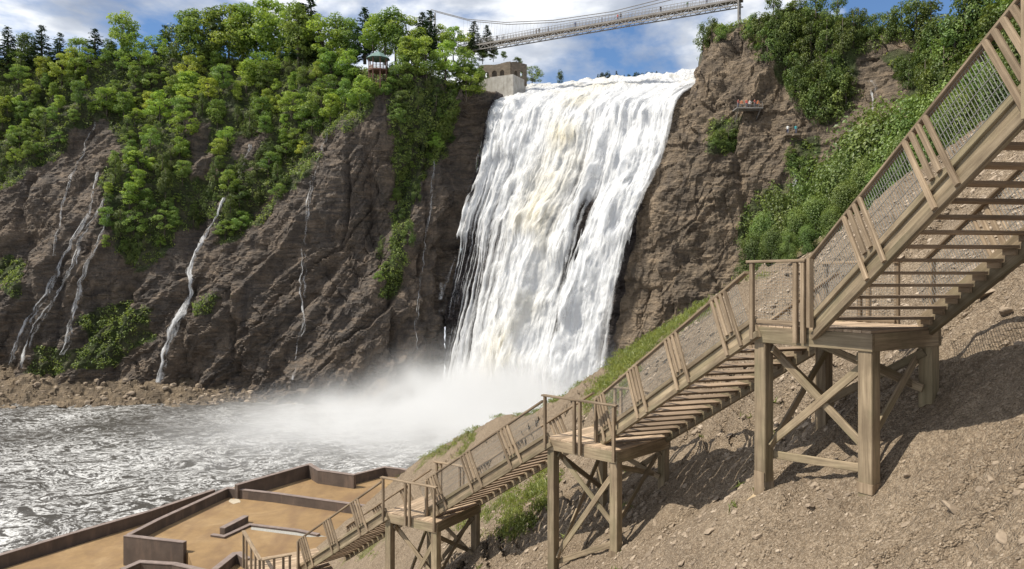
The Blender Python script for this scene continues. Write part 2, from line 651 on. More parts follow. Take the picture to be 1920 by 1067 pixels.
def hit(px, py, names=('cliff_left', 'cliff_behind_falls', 'cliff_right')):
    d = Vector(((px - CX) / F, 1, (HZ - py) / F)).normalized()
    best = None
    for n in names:
        r = BVHS[n].ray_cast(Vector((0, 0, 0)), d)
        if r[0] is not None and (best is None or r[3] < best[3]):
            best = r
    return best


# ------------------------------------------------------------------ the near hillside
RIDGE = [(1960, 160, 21), (1900, 200, 22), (1750, 300, 23), (1650, 385, 24.5), (1540, 470, 26), (1400, 522, 28), (1330, 572, 30), (1230, 632, 33), (1130, 692, 37), (1000, 772, 43), (870, 815, 52),
         (780, 870, 58), (700, 932, 62), (620, 1000, 66), (500, 1090, 70)]
RT = np.array([(p[0] - CX) / F for p in RIDGE])[::-1]
RY = np.array([p[2] for p in RIDGE])[::-1]
CT = [(4.25, 12.7, -3.76), (5.27, 11.05, -3.38), (6.96, 12.1, -1.75), (1.03, 18.8, -7.28), (2.5, 17.4, -6.35), (4.2, 19.2, -4.9), (-3.9, 22.9, -11.2), (-8, 26, -15.0),
      (5, 7.4, -2.85), (7.2, 7.7, -0.95), (7.6, 11.4, -0.65), (0, 8, -7.4), (-5, 15, -12.2), (-12, 20, -18.5), (-16, 40, -23.2), (15, 8, 5.4), (12, 14, 2.9),
      (20, 15, 9.5), (28, 20, 16), (35, 10, 24), (2, 5, -5.4), (8, 4, -0.2), (-25, 30, -30), (-30, 60, -34), (-20, 5, -26), (25, 30, 14)]
CT += [tuple(pt(*r)) for r in RIDGE]
CT = np.array(CT)


def _tps(r2):
    return 0.5 * r2 * np.log(np.maximum(r2, 1e-9))


_n = len(CT)
_A = np.zeros((_n + 3, _n + 3))
_d2 = ((CT[:, None, :2] - CT[None, :, :2]) ** 2).sum(-1)
_A[:_n, :_n] = _tps(_d2) + np.eye(_n) * 1.5
_A[:_n, _n] = 1
_A[:_n, _n + 1:] = CT[:, :2]
_A[_n:, :_n] = _A[:_n, _n:].T
_sol = np.linalg.solve(_A, np.concatenate([CT[:, 2], np.zeros(3)]))


def hill(x, y, detail=True):
    x = np.asarray(x, float)
    y = np.asarray(y, float)
    z = _sol[_n] + _sol[_n + 1] * x + _sol[_n + 2] * y
    for i in range(_n):
        z = z + _sol[i] * _tps((x - CT[i, 0]) ** 2 + (y - CT[i, 1]) ** 2)
    d = np.maximum(y - np.interp(x / np.maximum(y, 0.5), RT, RY), 0)
    z = z - np.where(d < 4, 0.15 * d * d, 2.4 + 1.2 * (d - 4))
    if detail:
        z = z + 0.30 * fbm(x / 4.5, y / 3.2, 0 * x, 2, 301) + 0.11 * fbm(x / 1.3, y / 0.8, 0 * x, 3, 302) + 0.035 * fbm(x / 0.24, y / 0.2, 0 * x, 3, 303, 0.6)
        r = 1 - np.abs(fbm(x / 5.0 + 0.2 * y, y / 0.9, 0 * x, 2, 304))
        z = z - 0.20 * np.maximum(r - 0.70, 0) / 0.30
        # ledges of shale sticking out of the bank
        w = (z + 0.25 * x) / 0.55 + 0.8 * fbm(x / 2, y / 2, 0 * x, 2, 305)
        led = sm(0.25, 0.6, fbm(x / 3.2, y / 3.2, 0 * x, 2, 306))
        z = z + led * 0.36 * ((w - np.floor(w)) - 0.5)
    return z


def warp(a, b, f0, f1, n, k):
    t = np.linspace(a, b, 4000)
    dens = np.where((t > f0) & (t < f1), k, 1.0)
    ker = np.ones(300) / 300
    dens = np.convolve(np.pad(dens, 150, mode='edge'), ker, 'same')[150:-150]
    c = np.cumsum(dens)
    c = (c - c[0]) / (c[-1] - c[0])
    return np.interp(np.linspace(0, 1, n), c, t)


hx = warp(-40, 45, -3, 10, 620, 7.0)
hy = warp(3, 86, 6, 24, 560, 6.0)
HX, HY = np.meshgrid(hx, hy, indexing='ij')
HZZ = hill(HX, HY)
HP = np.stack([HX, HY, HZZ], -1)
hm = mesh_np('hillside', HP.reshape(-1, 3), grid_faces(len(hx), len(hy)), True)
GRASS = [
    [(1120, 705), (1140, 670), (1230, 610), (1340, 560), (1345, 590), (1260, 650), (1190, 700), (1160, 740)],
    [(760, 880), (790, 840), (870, 805), (900, 810), (860, 840), (800, 880)],
    [(920, 960), (960, 900), (1000, 870), (1035, 870), (1030, 930), (960, 970), (905, 1010)],
    [(1090, 720), (1190, 700), (1180, 770), (1110, 790)],
    [(890, 930), (930, 900), (935, 990), (895, 1010)],
    [(640, 1040), (720, 980), (740, 1000), (690, 1060)],
    [(1390, 520), (1420, 500), (1440, 505), (1400, 540)],
]
hpx, hpy = proj(HP)
jx = hpx + 26 * fbm(HX / 2, HY / 2, 0 * HX, 3, 401)
jy = hpy + 26 * fbm(HX / 2 + 5, HY / 2, 0 * HX, 3, 402)
hv = np.zeros(hpx.shape)
for k_, q in enumerate(GRASS):
    hv[inpoly(jx, jy, q) & (fbm(HX / 0.7, HY / 0.7, 0 * HX, 3, 405) > (-0.55 if k_ < 2 else 0.05))] = 1
dd = HY - np.interp(HX / HY, RT, RY)
hv[(dd > 1.0) & (fbm(HX / 3, HY / 3, 0 * HX, 2, 403) > -0.3)] = 1
attr(hm, 'veg', hv * 0.8)
M_HILL, t, p, o = mat('gravel_slope')
c = coord(t)
g1 = noise(t, c, 0.7, 5, 0.6)
g2 = noise(t, c, 9.0, 6, 0.7)
vo = N(t, 'ShaderNodeTexVoronoi')
vo.inputs['Scale'].default_value = 38.0
L(t, c, vo.inputs['Vector'])
vo2 = N(t, 'ShaderNodeTexVoronoi')
vo2.inputs['Scale'].default_value = 13.0
vo2.inputs['Randomness'].default_value = 1.0
L(t, c, vo2.inputs['Vector'])
col = ramp(t, g1, [(0.32, (0.20, 0.148, 0.098)), (0.5, (0.285, 0.215, 0.145)), (0.7, (0.355, 0.275, 0.19))]).outputs[0]
sep = N(t, 'ShaderNodeSeparateColor')
L(t, vo.outputs['Color'], sep.inputs[0])
col = mixc(t, 0.5, col, ramp(t, sep.outputs[0], [(0.0, (0.14, 0.106, 0.076)), (0.5, (0.28, 0.216, 0.153)), (1.0, (0.47, 0.39, 0.30))]).outputs[0])
col = mixc(t, ramp(t, g2, [(0.35, 0.5), (0.55, 0.0)]).outputs[0], col, (0.10, 0.075, 0.052))
col = mixc(t, getattr_fac(t, 'veg'), col, ramp(t, g2, [(0.35, (0.12, 0.115, 0.05)), (0.65, (0.19, 0.19, 0.075))]).outputs[0])
L(t, col, p.inputs['Base Color'])
p.inputs['Roughness'].default_value = 0.95
p.inputs['Specular IOR Level'].default_value = 0.15
hh = mathn(t, 'ADD', mathn(t, 'MULTIPLY', vo.outputs['Distance'], -0.6), mathn(t, 'ADD', g2, mathn(t, 'MULTIPLY', vo2.outputs['Distance'], -0.8)))
bump(t, hh, 1.0, 0.07, p)
hm.materials.append(M_HILL)
tag(link('hillside', hm), kind='structure')


def hz(x, y):
    return float(hill(np.array([x]), np.array([y]))[0])


# ------------------------------------------------------------------ river pool
WZ = -29.0
wx = np.linspace(-300, 130, 560)
wy = 48 + (215 - 48) * np.linspace(0, 1, 520) ** 1.35
WX, WY = np.meshgrid(wx, wy, indexing='ij')
wh = 0.34 * fbm(WX / 7, WY / 4.5, 0 * WX, 3, 501) + 0.07 * fbm(WX / 1.7, WY / 1.2, 0 * WX, 3, 502, 0.6)
wm = mesh_np('water', np.stack([WX, WY, WZ + wh], -1).reshape(-1, 3), grid_faces(560, 520), True)
M_WATER, t, p, o = mat('river_water')
c = coord(t)
fo1 = noise(t, c, 0.13, 9, 0.72, sc=(1.0, 1.6, 1), dist=2.6)
fo2 = noise(t, c, 1.7, 9, 0.78, sc=(1.0, 1.1, 1), dist=0.7)
fo3 = noise(t, c, 0.035, 4, 0.55, dist=1.0)
spx = N(t, 'ShaderNodeSeparateXYZ')
L(t, c, spx.inputs[0])
near = N(t, 'ShaderNodeMapRange')
for i, v in ((1, 70.0), (2, 175.0), (3, 0.11), (4, -0.03)):
    near.inputs[i].default_value = v
L(t, spx.outputs[1], near.inputs[0])
fall = N(t, 'ShaderNodeMapRange')
for i, v in ((1, -70.0), (2, 10.0), (3, 0.0), (4, 0.10)):
    fall.inputs[i].default_value = v
L(t, spx.outputs[0], fall.inputs[0])
amt = mathn(t, 'ADD', mathn(t, 'ADD', near.outputs[0], fall.outputs[0]), mathn(t, 'MULTIPLY_ADD', fo3, 0.5))
def ridge(n_, k_):
    return mathn(t, 'SUBTRACT', 1.0, mathn(t, 'MULTIPLY', mathn(t, 'ABSOLUTE', mathn(t, 'SUBTRACT', n_, 0.5)), k_), True)


fo4 = noise(t, c, 0.42, 6, 0.62, sc=(1.0, 1.7, 1), dist=2.4)
lace = mathn(t, 'ADD', mathn(t, 'MULTIPLY', ridge(fo1, 9.0), 0.42), mathn(t, 'MULTIPLY', ridge(fo4, 8.0), 0.34))
fsum = mathn(t, 'ADD', mathn(t, 'ADD', lace, mathn(t, 'MULTIPLY', fo2, 0.40)), mathn(t, 'ADD', mathn(t, 'ADD', near.outputs[0], fall.outputs[0]), mathn(t, 'MULTIPLY', fo3, 0.55)))
foam = ramp(t, mathn(t, 'MULTIPLY', fsum, 0.6), [(0.0, 0.0), (0.575, 0.0), (0.665, 0.36), (0.78, 0.85)]).outputs[0]
col = mixc(t, foam, (0.045, 0.040, 0.034), (0.70, 0.70, 0.69))
L(t, col, p.inputs['Base Color'])
L(t, mathn(t, 'MULTIPLY_ADD', foam, 0.5), p.inputs['Roughness'])
p.inputs['Roughness'].links[0].from_node.inputs[2].default_value = 0.45
bump(t, mathn(t, 'ADD', fo2, mathn(t, 'MULTIPLY', foam, 0.3)), 0.28, 0.16, p)
wm.materials.append(M_WATER)
tag(link('water', wm), kind='structure')

# ------------------------------------------------------------------ the big waterfall
ROWS = [((985, 158, 216), (1344, 128, 204)), ((948, 172, 200), (1342, 140, 188)), ((926, 187, 192), (1338, 152, 174)), ((914, 215, 188), (1280, 192, 163)), ((895, 320, 185.5), (1250, 300, 158)),
        ((862, 430, 184), (1205, 400, 155)), ((834, 560, 182), (1166, 560, 152)), ((806, 700, 180), (1145, 690, 149)), ((796, 775, 179), (1138, 775, 147))]
RW = np.array([[list(pt(*a)), list(pt(*b))] for a, b in ROWS])
nu, nv = 500, 600
tv = np.linspace(0, 8, nv)
E = catmull(RW, tv)                                               # nv,2,3
uu = np.linspace(0, 1, nu)
FP = E[None, :, 0] * (1 - uu)[:, None, None] + E[None, :, 1] * uu[:, None, None]
U, V = np.meshgrid(uu, tv, indexing='ij')
arc = np.linalg.norm(np.diff(FP[nu // 2], axis=0), axis=1)
S = np.concatenate([[0], np.cumsum(arc)])
SS = np.broadcast_to(S[None, :], U.shape)
xx = U * 46
lane = xx + 1.5 * fbm(xx / 9, SS / 40, 0 * xx, 2, 600) * sm(2, 5, V)
jet = fbm(lane / 3.0, SS / 30, 0 * xx, 3, 601)
fine = fbm(lane / 0.8, SS / 14, 0 * xx, 4, 602, 0.6)
puff = fbm(lane / 1.2, SS / 4.0, 0 * xx, 4, 603, 0.6)
ledge = fbm(lane / 7, SS / 7, 0 * xx, 3, 604)
fall_amt = sm(1.6, 3.2, V)
froth = fbm(lane / 0.55, SS / 1.6, 0 * xx, 4, 607, 0.65)
strand = fbm(lane / 0.42, SS / 26, 0 * xx, 3, 608, 0.6)
disp = (1.15 * jet + 0.12 * fine + 0.14 * puff + 0.60 * ledge + 0.11 * froth + 0.08 * strand) * (0.3 + 0.7 * fall_amt)
disp += 2.6 * np.exp(-((U - 0.50) / 0.10) ** 2) * sm(3.2, 6.5, V) + 2.2 * np.exp(-((U - 0.83 + 0.02 * (V - 5)) / 0.09) ** 2) * sm(4.5, 6.5, V)
upstream = (1 - sm(1.4, 2.3, V))
# cascade steps above the lip
disp += upstream * (0.25 * puff + 0.3 * ledge)
du_ = np.gradient(FP, axis=0)
dv_ = np.gradient(FP, axis=1)
nr = np.cross(du_, dv_)
nr /= np.linalg.norm(nr, axis=2, keepdims=True)
if nr[nu // 2, nv // 2, 1] > 0:
    nr = -nr
FP2 = FP + nr * disp[..., None]
# how much water there is: thin at both flanks, a gap between the two right-hand columns
c0 = sm(-0.02, 0.05 + 0.10 * sm(3, 7, V), U) * sm(1.0, 0.95 - 0.07 * sm(3, 7, V), U)
left_thin = (1 - sm(0.08, 0.46, U)) * sm(3.0, 5.6, V)
gap = np.exp(-((U - (0.71 + 0.012 * (V - 5) + 0.012 * fbm(SS / 9, U * 3, 0 * U, 2, 640))) / 0.045) ** 2) * sm(4.2, 5.0, V)
gap2 = np.exp(-((U - 0.60) / 0.04) ** 2) * sm(3.6, 4.2, V) * (1 - sm(4.8, 5.4, V)) * 0.3
cov = 1.25 * c0 + 0.24 * jet + 0.20 * fine + 0.10 * puff + 0.18 * strand - 0.86 * left_thin + 0.30 * strand * left_thin - 1.1 * gap - gap2 - 0.20 + 0.22 * fbm(lane / 6, SS / 60, 0 * xx, 2, 641) * fall_amt
cov += 1.0 * upstream + 0.20
cov *= sm(0.0, 0.3, c0)
cov = np.maximum(cov, upstream * 1.2)
fm = mesh_np('waterfall', FP2.reshape(-1, 3), grid_faces(nu, nv), True)
attr(fm, 'cover', np.clip(cov, 0, 1))
cream = np.clip(np.exp(-((U - 0.46) / 0.12) ** 2) * 0.85 * sm(1.5, 3, V) * (0.5 + 0.8 * ledge) + 0.5 * upstream * (0.35 + ledge), 0, 1)
attr(fm, 'silt', cream)


def fall_mat(name, lo, hi, veil=False):
    m, t, p, o = mat(name)
    cv = getattr_fac(t, 'cover')
    c = coord(t)
    sk = noise(t, c, 2.6, 6, 0.72, sc=(1.0, 1.0, 0.09))
    a = mathn(t, 'ADD', cv, mathn(t, 'MULTIPLY_ADD', sk, 0.72))
    a.node.inputs[1].links[0].from_node.inputs[2].default_value = -0.36
    al = ramp(t, a, [(lo, 0.0), (hi, 1.0)]).outputs[0]
    col = mixc(t, getattr_fac(t, 'silt'), (0.76, 0.77, 0.785), (0.76, 0.71, 0.58))
    L(t, col, p.inputs['Base Color'])
    p.inputs['Roughness'].default_value = 0.65
    p.inputs['Subsurface Weight'].default_value = 0.0
    bump(t, sk, 0.28, 0.4, p)
    tr = N(t, 'ShaderNodeBsdfTransparent')
    tl = N(t, 'ShaderNodeBsdfTranslucent')
    L(t, col, tl.inputs[0])
    m1 = N(t, 'ShaderNodeMixShader')
    m1.inputs[0].default_value = 0.35
    L(t, p.outputs[0], m1.inputs[1])
    L(t, tl.outputs[0], m1.inputs[2])
    ms = N(t, 'ShaderNodeMixShader')
    L(t, al, ms.inputs[0])
    L(t, tr.outputs[0], ms.inputs[1])
    L(t, m1.outputs[0], ms.inputs[2])
    L(t, ms.outputs[0], o.inputs[0])
    return m


M_FALL = fall_mat('falling_water', 0.12, 0.85)
fm.materials.append(M_FALL)
fall_o = tag(link('waterfall', fm), kind='structure')
# loose spray thrown clear of the main sheet
sp = disp + 1.3 + 0.9 * fbm(lane / 2.2, SS / 6, 0 * xx, 3, 620)
FP3 = FP + nr * (sp * (0.25 + 0.75 * fall_amt))[..., None]
sl = slice(None, None, 2)
spray = np.clip(0.35 * jet + 0.5 * puff + 0.4 * ledge + 0.3 * strand + 0.05 * c0 + 0.22 - 0.5 * left_thin - 0.5 * gap - (1 - c0) * 0.6, 0, 1) * sm(1.6, 2.4, V)
fm2 = mesh_np('spray_veil', FP3[sl, sl].reshape(-1, 3), grid_faces(FP3[sl, sl].shape[0], FP3[sl, sl].shape[1]), True)
attr(fm2, 'cover', spray[sl, sl])
attr(fm2, 'silt', cream[sl, sl] * 0.6)
M_SPRAY = fall_mat('spray', 0.25, 0.95)
fm2.materials.append(M_SPRAY)
tag(link('spray_veil', fm2, parent=None), kind='stuff', label='loose white spray thrown clear of the big waterfall', cat='spray')

# ------------------------------------------------------------------ mist drifting from the foot of the fall
mb = MB().box((-20, 142, -12), ((1, 0, 0), (0, 1, 0), (0, 0, 1)), (75, 46, 17.5))
M_MIST = bpy.data.materials.new('mist')
M_MIST.use_nodes = True
t = M_MIST.node_tree
t.nodes.clear()
o = N(t, 'ShaderNodeOutputMaterial')
pv = N(t, 'ShaderNodeVolumePrincipled')
pv.inputs['Color'].default_value = (0.97, 0.975, 0.98, 1)
pv.inputs['Anisotropy'].default_value = 0.15
c = coord(t)
tot = None
for cc, rr, dens in (((1, 157, -29.5), (21, 12, 6.5), 0.9), ((-8, 146, -30), (27, 16, 5.0), 0.42), ((-20, 136, -30), (28, 24, 3.8), 0.14), ((4, 158, -22), (18, 8, 7), 0.10)):
    s = N(t, 'ShaderNodeVectorMath', operation='SUBTRACT')
    L(t, c, s.inputs[0])
    s.inputs[1].default_value = cc
    s2 = N(t, 'ShaderNodeVectorMath', operation='MULTIPLY')
    L(t, s.outputs[0], s2.inputs[0])
    s2.inputs[1].default_value = tuple(1 / r for r in rr)
    s3 = N(t, 'ShaderNodeVectorMath', operation='DOT_PRODUCT')
    L(t, s2.outputs[0], s3.inputs[0])
    L(t, s2.outputs[0], s3.inputs[1])
    e = mathn(t, 'EXPONENT', mathn(t, 'MULTIPLY', s3.outputs['Value'], -1.0))
    e = mathn(t, 'MULTIPLY', e, dens)
    tot = e if tot is None else mathn(t, 'ADD', tot, e)
nz = noise(t, c, 0.075, 4, 0.6, sc=(1, 1, 1.3), dist=0.6)
tot = mathn(t, 'MULTIPLY', tot, ramp(t, nz, [(0.32, 0.05), (0.72, 1.9)]).outputs[0])
tot = mathn(t, 'MAXIMUM', mathn(t, 'SUBTRACT', tot, 0.0012), 0.0)
L(t, tot, pv.inputs['Density'])
L(t, pv.outputs[0], o.inputs['Volume'])
tag(link('mist', mb.mesh('mist'), M_MIST), 'white mist drifting over the pool from the foot of the big waterfall', 'mist', kind='stuff')

# ------------------------------------------------------------------ thin side streams over the left cliff
def stream(pts, w0, w1, thick, label):
    P = np.array([(a, b) for a, b in pts], float)
    dist = np.concatenate([[0], np.cumsum(np.linalg.norm(np.diff(P, axis=0), axis=1))])
    n = int(dist[-1] / 3) + 4
    tt = np.linspace(0, dist[-1], n)
    cx = np.interp(tt, dist, P[:, 0])
    cy = np.interp(tt, dist, P[:, 1])
    ker = np.ones(7) / 7
    cx = np.convolve(np.pad(cx, 3, mode='edge'), ker, 'valid')
    wd = np.interp(tt, [0, dist[-1]], [w0, w1]) * (0.85 + 0.35 * fbm(tt / 30.0, tt * 0, tt * 0, 2, int(P[0, 0])))
    cx = cx + 2.2 * fbm(tt / 14.0, tt * 0 + 3, tt * 0, 2, int(P[0, 0]) + 5)
    na = 9
    C3, last = [], 176.0
    for x, y in zip(cx, cy):
        r = hit(x, y)
        dd = r[0].y if r else last
        last = dd
        C3.append(dd)
    C3 = np.array(C3)
    C3 = np.minimum(C3, np.convolve(np.pad(C3, 6, mode='edge'), np.ones(13) / 13, 'valid')) - 0.5
    C3 = np.convolve(np.pad(C3, 3, mode='edge'), ker, 'valid')
    Vv, cv = [], []
    for i in range(n):
        for k in range(na):
            q = k / (na - 1) - 0.5
            jag = 0.35 * math.sin(i * 0.7 + k) * w0 * 0.12
            p3 = pt(cx[i] + q * wd[i] + jag, cy[i], C3[i])
            p3.y -= 0.5 * (1 - (2 * q) ** 2) + 0.25 * (_hash(np.array([i]), np.array([k]), np.array([0]), 9)[0] - 0.5)
            Vv.append(p3)
            cv.append(thick * 0.88 * (1 - (2 * abs(q)) ** 2.2))
    Vv = np.array([list(v) for v in Vv])
    cv = np.array(cv).reshape(n, na) + 0.30 * fbm(np.arange(n)[:, None] / 5.0, np.arange(na)[None, :] / 1.2, np.zeros((n, na)), 3, 700)
    cv[0] *= 0.3
    cv += 0.28 * fbm(np.arange(n)[:, None] / 14.0, np.arange(na)[None, :] / 0.8, np.zeros((n, na)), 2, 701)
    m = mesh_np('side_stream', Vv, grid_faces(n, na), True)
    attr(m, 'cover', np.clip(cv, 0, 1))
    attr(m, 'silt', np.zeros(n * na))
    m.materials.append(M_FALL)
    tag(link('side_stream', m), label, 'waterfall', 'thin side streams')


stream([(420, 370), (408, 402), (385, 442), (366, 475), (357, 510), (358, 550), (346, 580), (326, 610), (313, 650), (304, 690), (298, 730)], 9, 24, 0.72, 'widest side stream, bending down the left cliff to the shore')
stream([(182, 228), (165, 262), (150, 300), (130, 340), (118, 390), (108, 440), (100, 480)], 7, 5, 0.34, 'faint highest side stream on the left cliff near the wood')
stream([(186, 322), (175, 365), (168, 400), (150, 430), (130, 462), (112, 500), (92, 545), (70, 580), (50, 610), (30, 645), (22, 685)], 8, 20, 0.46, 'leftmost long side stream running down to the shore rubble')
stream([(195, 372), (178, 410), (155, 440), (143, 480), (122, 530), (100, 565), (66, 610), (50, 655), (46, 690)], 8, 18, 0.36, 'broken side stream just right of the leftmost one')
stream([(205, 400), (187, 450), (165, 490), (152, 530), (141, 575), (131, 620), (118, 665)], 8, 17, 0.44, 'side stream left of the low green bushes at the cliff foot')
stream([(616, 248), (602, 290), (588, 330), (576, 400), (569, 470), (566, 540), (572, 600), (560, 650), (549, 712)], 10, 12, 0.24, 'faint side stream down the dark bare middle of the cliff')
stream([(816, 300), (806, 400), (796, 470), (786, 560), (780, 600), (783, 655)], 6, 5, 0.34, 'thread of water on the cliff beside the big waterfall')
stream([(470, 270), (462, 295), (452, 325)], 9, 12, 0.36, 'short side stream in the hollow under the wood')
stream([(1486, 322), (1492, 350), (1500, 385)], 10, 16, 0.45, 'short white stream in the gully of the right cliff')
stream([(1634, 150), (1642, 185), (1640, 232)], 14, 26, 0.16, 'wet film on the grey rock high on the right cliff')

# ------------------------------------------------------------------ shore rubble at the left cliff foot
sxs = np.linspace(-130, -22, 260)
sys_ = np.linspace(0, 1, 44)
SX, SY = np.meshgrid(sxs, sys_, indexing='ij')
wdt = np.interp(sxs, [-130, -95, -78, -66, -58, -50, -40, -34, -22], [20, 18, 15, 9, 4, 6, 5, 7, 3])[:, None]
toe = np.interp(sxs, [-130, -92, -72, -54, -38, -26], [186, 184, 180, 176, 172, 172])[:, None]
YY = toe + 4 - SY * (wdt + 4) + 1.2 * fbm(SX / 6, SY * 3, 0 * SX, 2, 801)
ZZ = -29.6 + (1 - SY) ** 1.2 * (0.36 * wdt + 1.2) + 0.8 * fbm(SX / 2.6, YY / 1.9, 0 * SX, 3, 802, 0.65) + 0.8 * vn(SX / 1.1, YY / 1.1, 0 * SX, 803) * (1 - SY * 0.5)
sm_ = mesh_np('shore', np.stack([SX, YY, ZZ], -1).reshape(-1, 3), grid_faces(260, 44), False)
attr(sm_, 'veg', np.zeros(SX.size))
M_SHORE = rock_mat('shore_rubble', (0.11, 0.085, 0.06), (0.23, 0.175, 0.115), (0.33, 0.25, 0.165), (0.42, 0.34, 0.25), (0, 0, 0), 0.2)
sm_.materials.append(M_SHORE)
tag(link('shore', sm_), kind='structure')

# ------------------------------------------------------------------ timber stairs
BEAMS = {}


def beam_mesh(l, w, h, ch):
    """a sawn timber along local X with eased arrises"""
    key = (round(l, 2), round(w, 3), round(h, 3), ch)
    if key in BEAMS:
        return BEAMS[key]
    l = key[0]
    c = min(ch, w * 0.3, h * 0.3)
    a, b = w / 2, h / 2
    ring = [(a, b - c), (a - c, b), (-a + c, b), (-a, b - c), (-a, -b + c), (-a + c, -b), (a - c, -b), (a, -b + c)]
    v = [(-l / 2, y, z) for y, z in ring] + [(l / 2, y, z) for y, z in ring]
    f = [tuple(range(8))[::-1], tuple(range(8, 16))] + [(i, (i + 1) % 8, 8 + (i + 1) % 8, 8 + i) for i in range(8)]
    f = [tuple(reversed(q)) for q in f[2:]] + [f[0][::-1], f[1][::-1]]
    m = bpy.data.meshes.new('timber')
    m.from_pydata(v, [], f)
    m.update()
    import bmesh
    bm = bmesh.new()
    bm.from_mesh(m)
    bmesh.ops.recalc_face_normals(bm, faces=bm.faces)
    bm.to_mesh(m)
    bm.free()
    BEAMS[key] = m
    return m


def frame(p0, p1, up):
    x = (p1 - p0).normalized()
    y = up.cross(x)
    if y.length < 1e-4:
        y = Vector((0, 1, 0)).cross(x)
    y.normalize()
    z = x.cross(y)
    M = Matrix((x, y, z)).transposed().to_4x4()
    M.translation = (p0 + p1) / 2
    return M


def beam(name, p0, p1, w, h, material, parent, up=Vector((0, 0, 1)), ch=0.008, of=None):
    p0, p1 = Vector(p0), Vector(p1)
    m = beam_mesh((p1 - p0).length, w, h, ch)
    key = material.name
    if not m.materials:
        m.materials.append(material)
    elif m.materials[0] is not material:
        m2 = BEAMS.get((m.name, key))
        if m2 is None:
            m2 = m.copy()
            m2.materials.clear()
            m2.materials.append(material)
            BEAMS[(m.name, key)] = m2
        m = m2
    if of is not None:
        return sub(name, m, None, of, parent, frame(p0, p1, Vector(up)))
    return link(name, m, None, parent, frame(p0, p1, Vector(up)))


UP = Vector((0, 0, 1))


def wire_panel(parent, a0, a1, b0, b1, step=0.052, cross=0.16, r=0.0032):
    """wire mesh between a lower edge a0-a1 and an upper edge b0-b1"""
    a0, a1, b0, b1 = map(Vector, (a0, a1, b0, b1))
    mb = MB()
    n = max(2, int((a1 - a0).length / step))
    nn = (a1 - a0).cross(b0 - a0).normalized()
    for i in range(n + 1):
        q = i / n
        mb.bar(a0.lerp(a1, q), b0.lerp(b1, q), 2 * r, 2 * r, nn)
    k = max(1, int((b0 - a0).length / cross))
    for i in range(k + 1):
        q = i / k
        mb.bar(a0.lerp(b0, q) + nn * 2 * r, a1.lerp(b1, q) + nn * 2 * r, 2 * r, 2 * r, nn)
    return link('wire_mesh', mb.mesh('wire_mesh'), M_WIRE, parent)


M_SAND = plain('sandy_concrete', (0.40, 0.30, 0.18), 0.9, 0.2, 6)


def perp(a):
    return Vector((a.y, -a.x, 0))


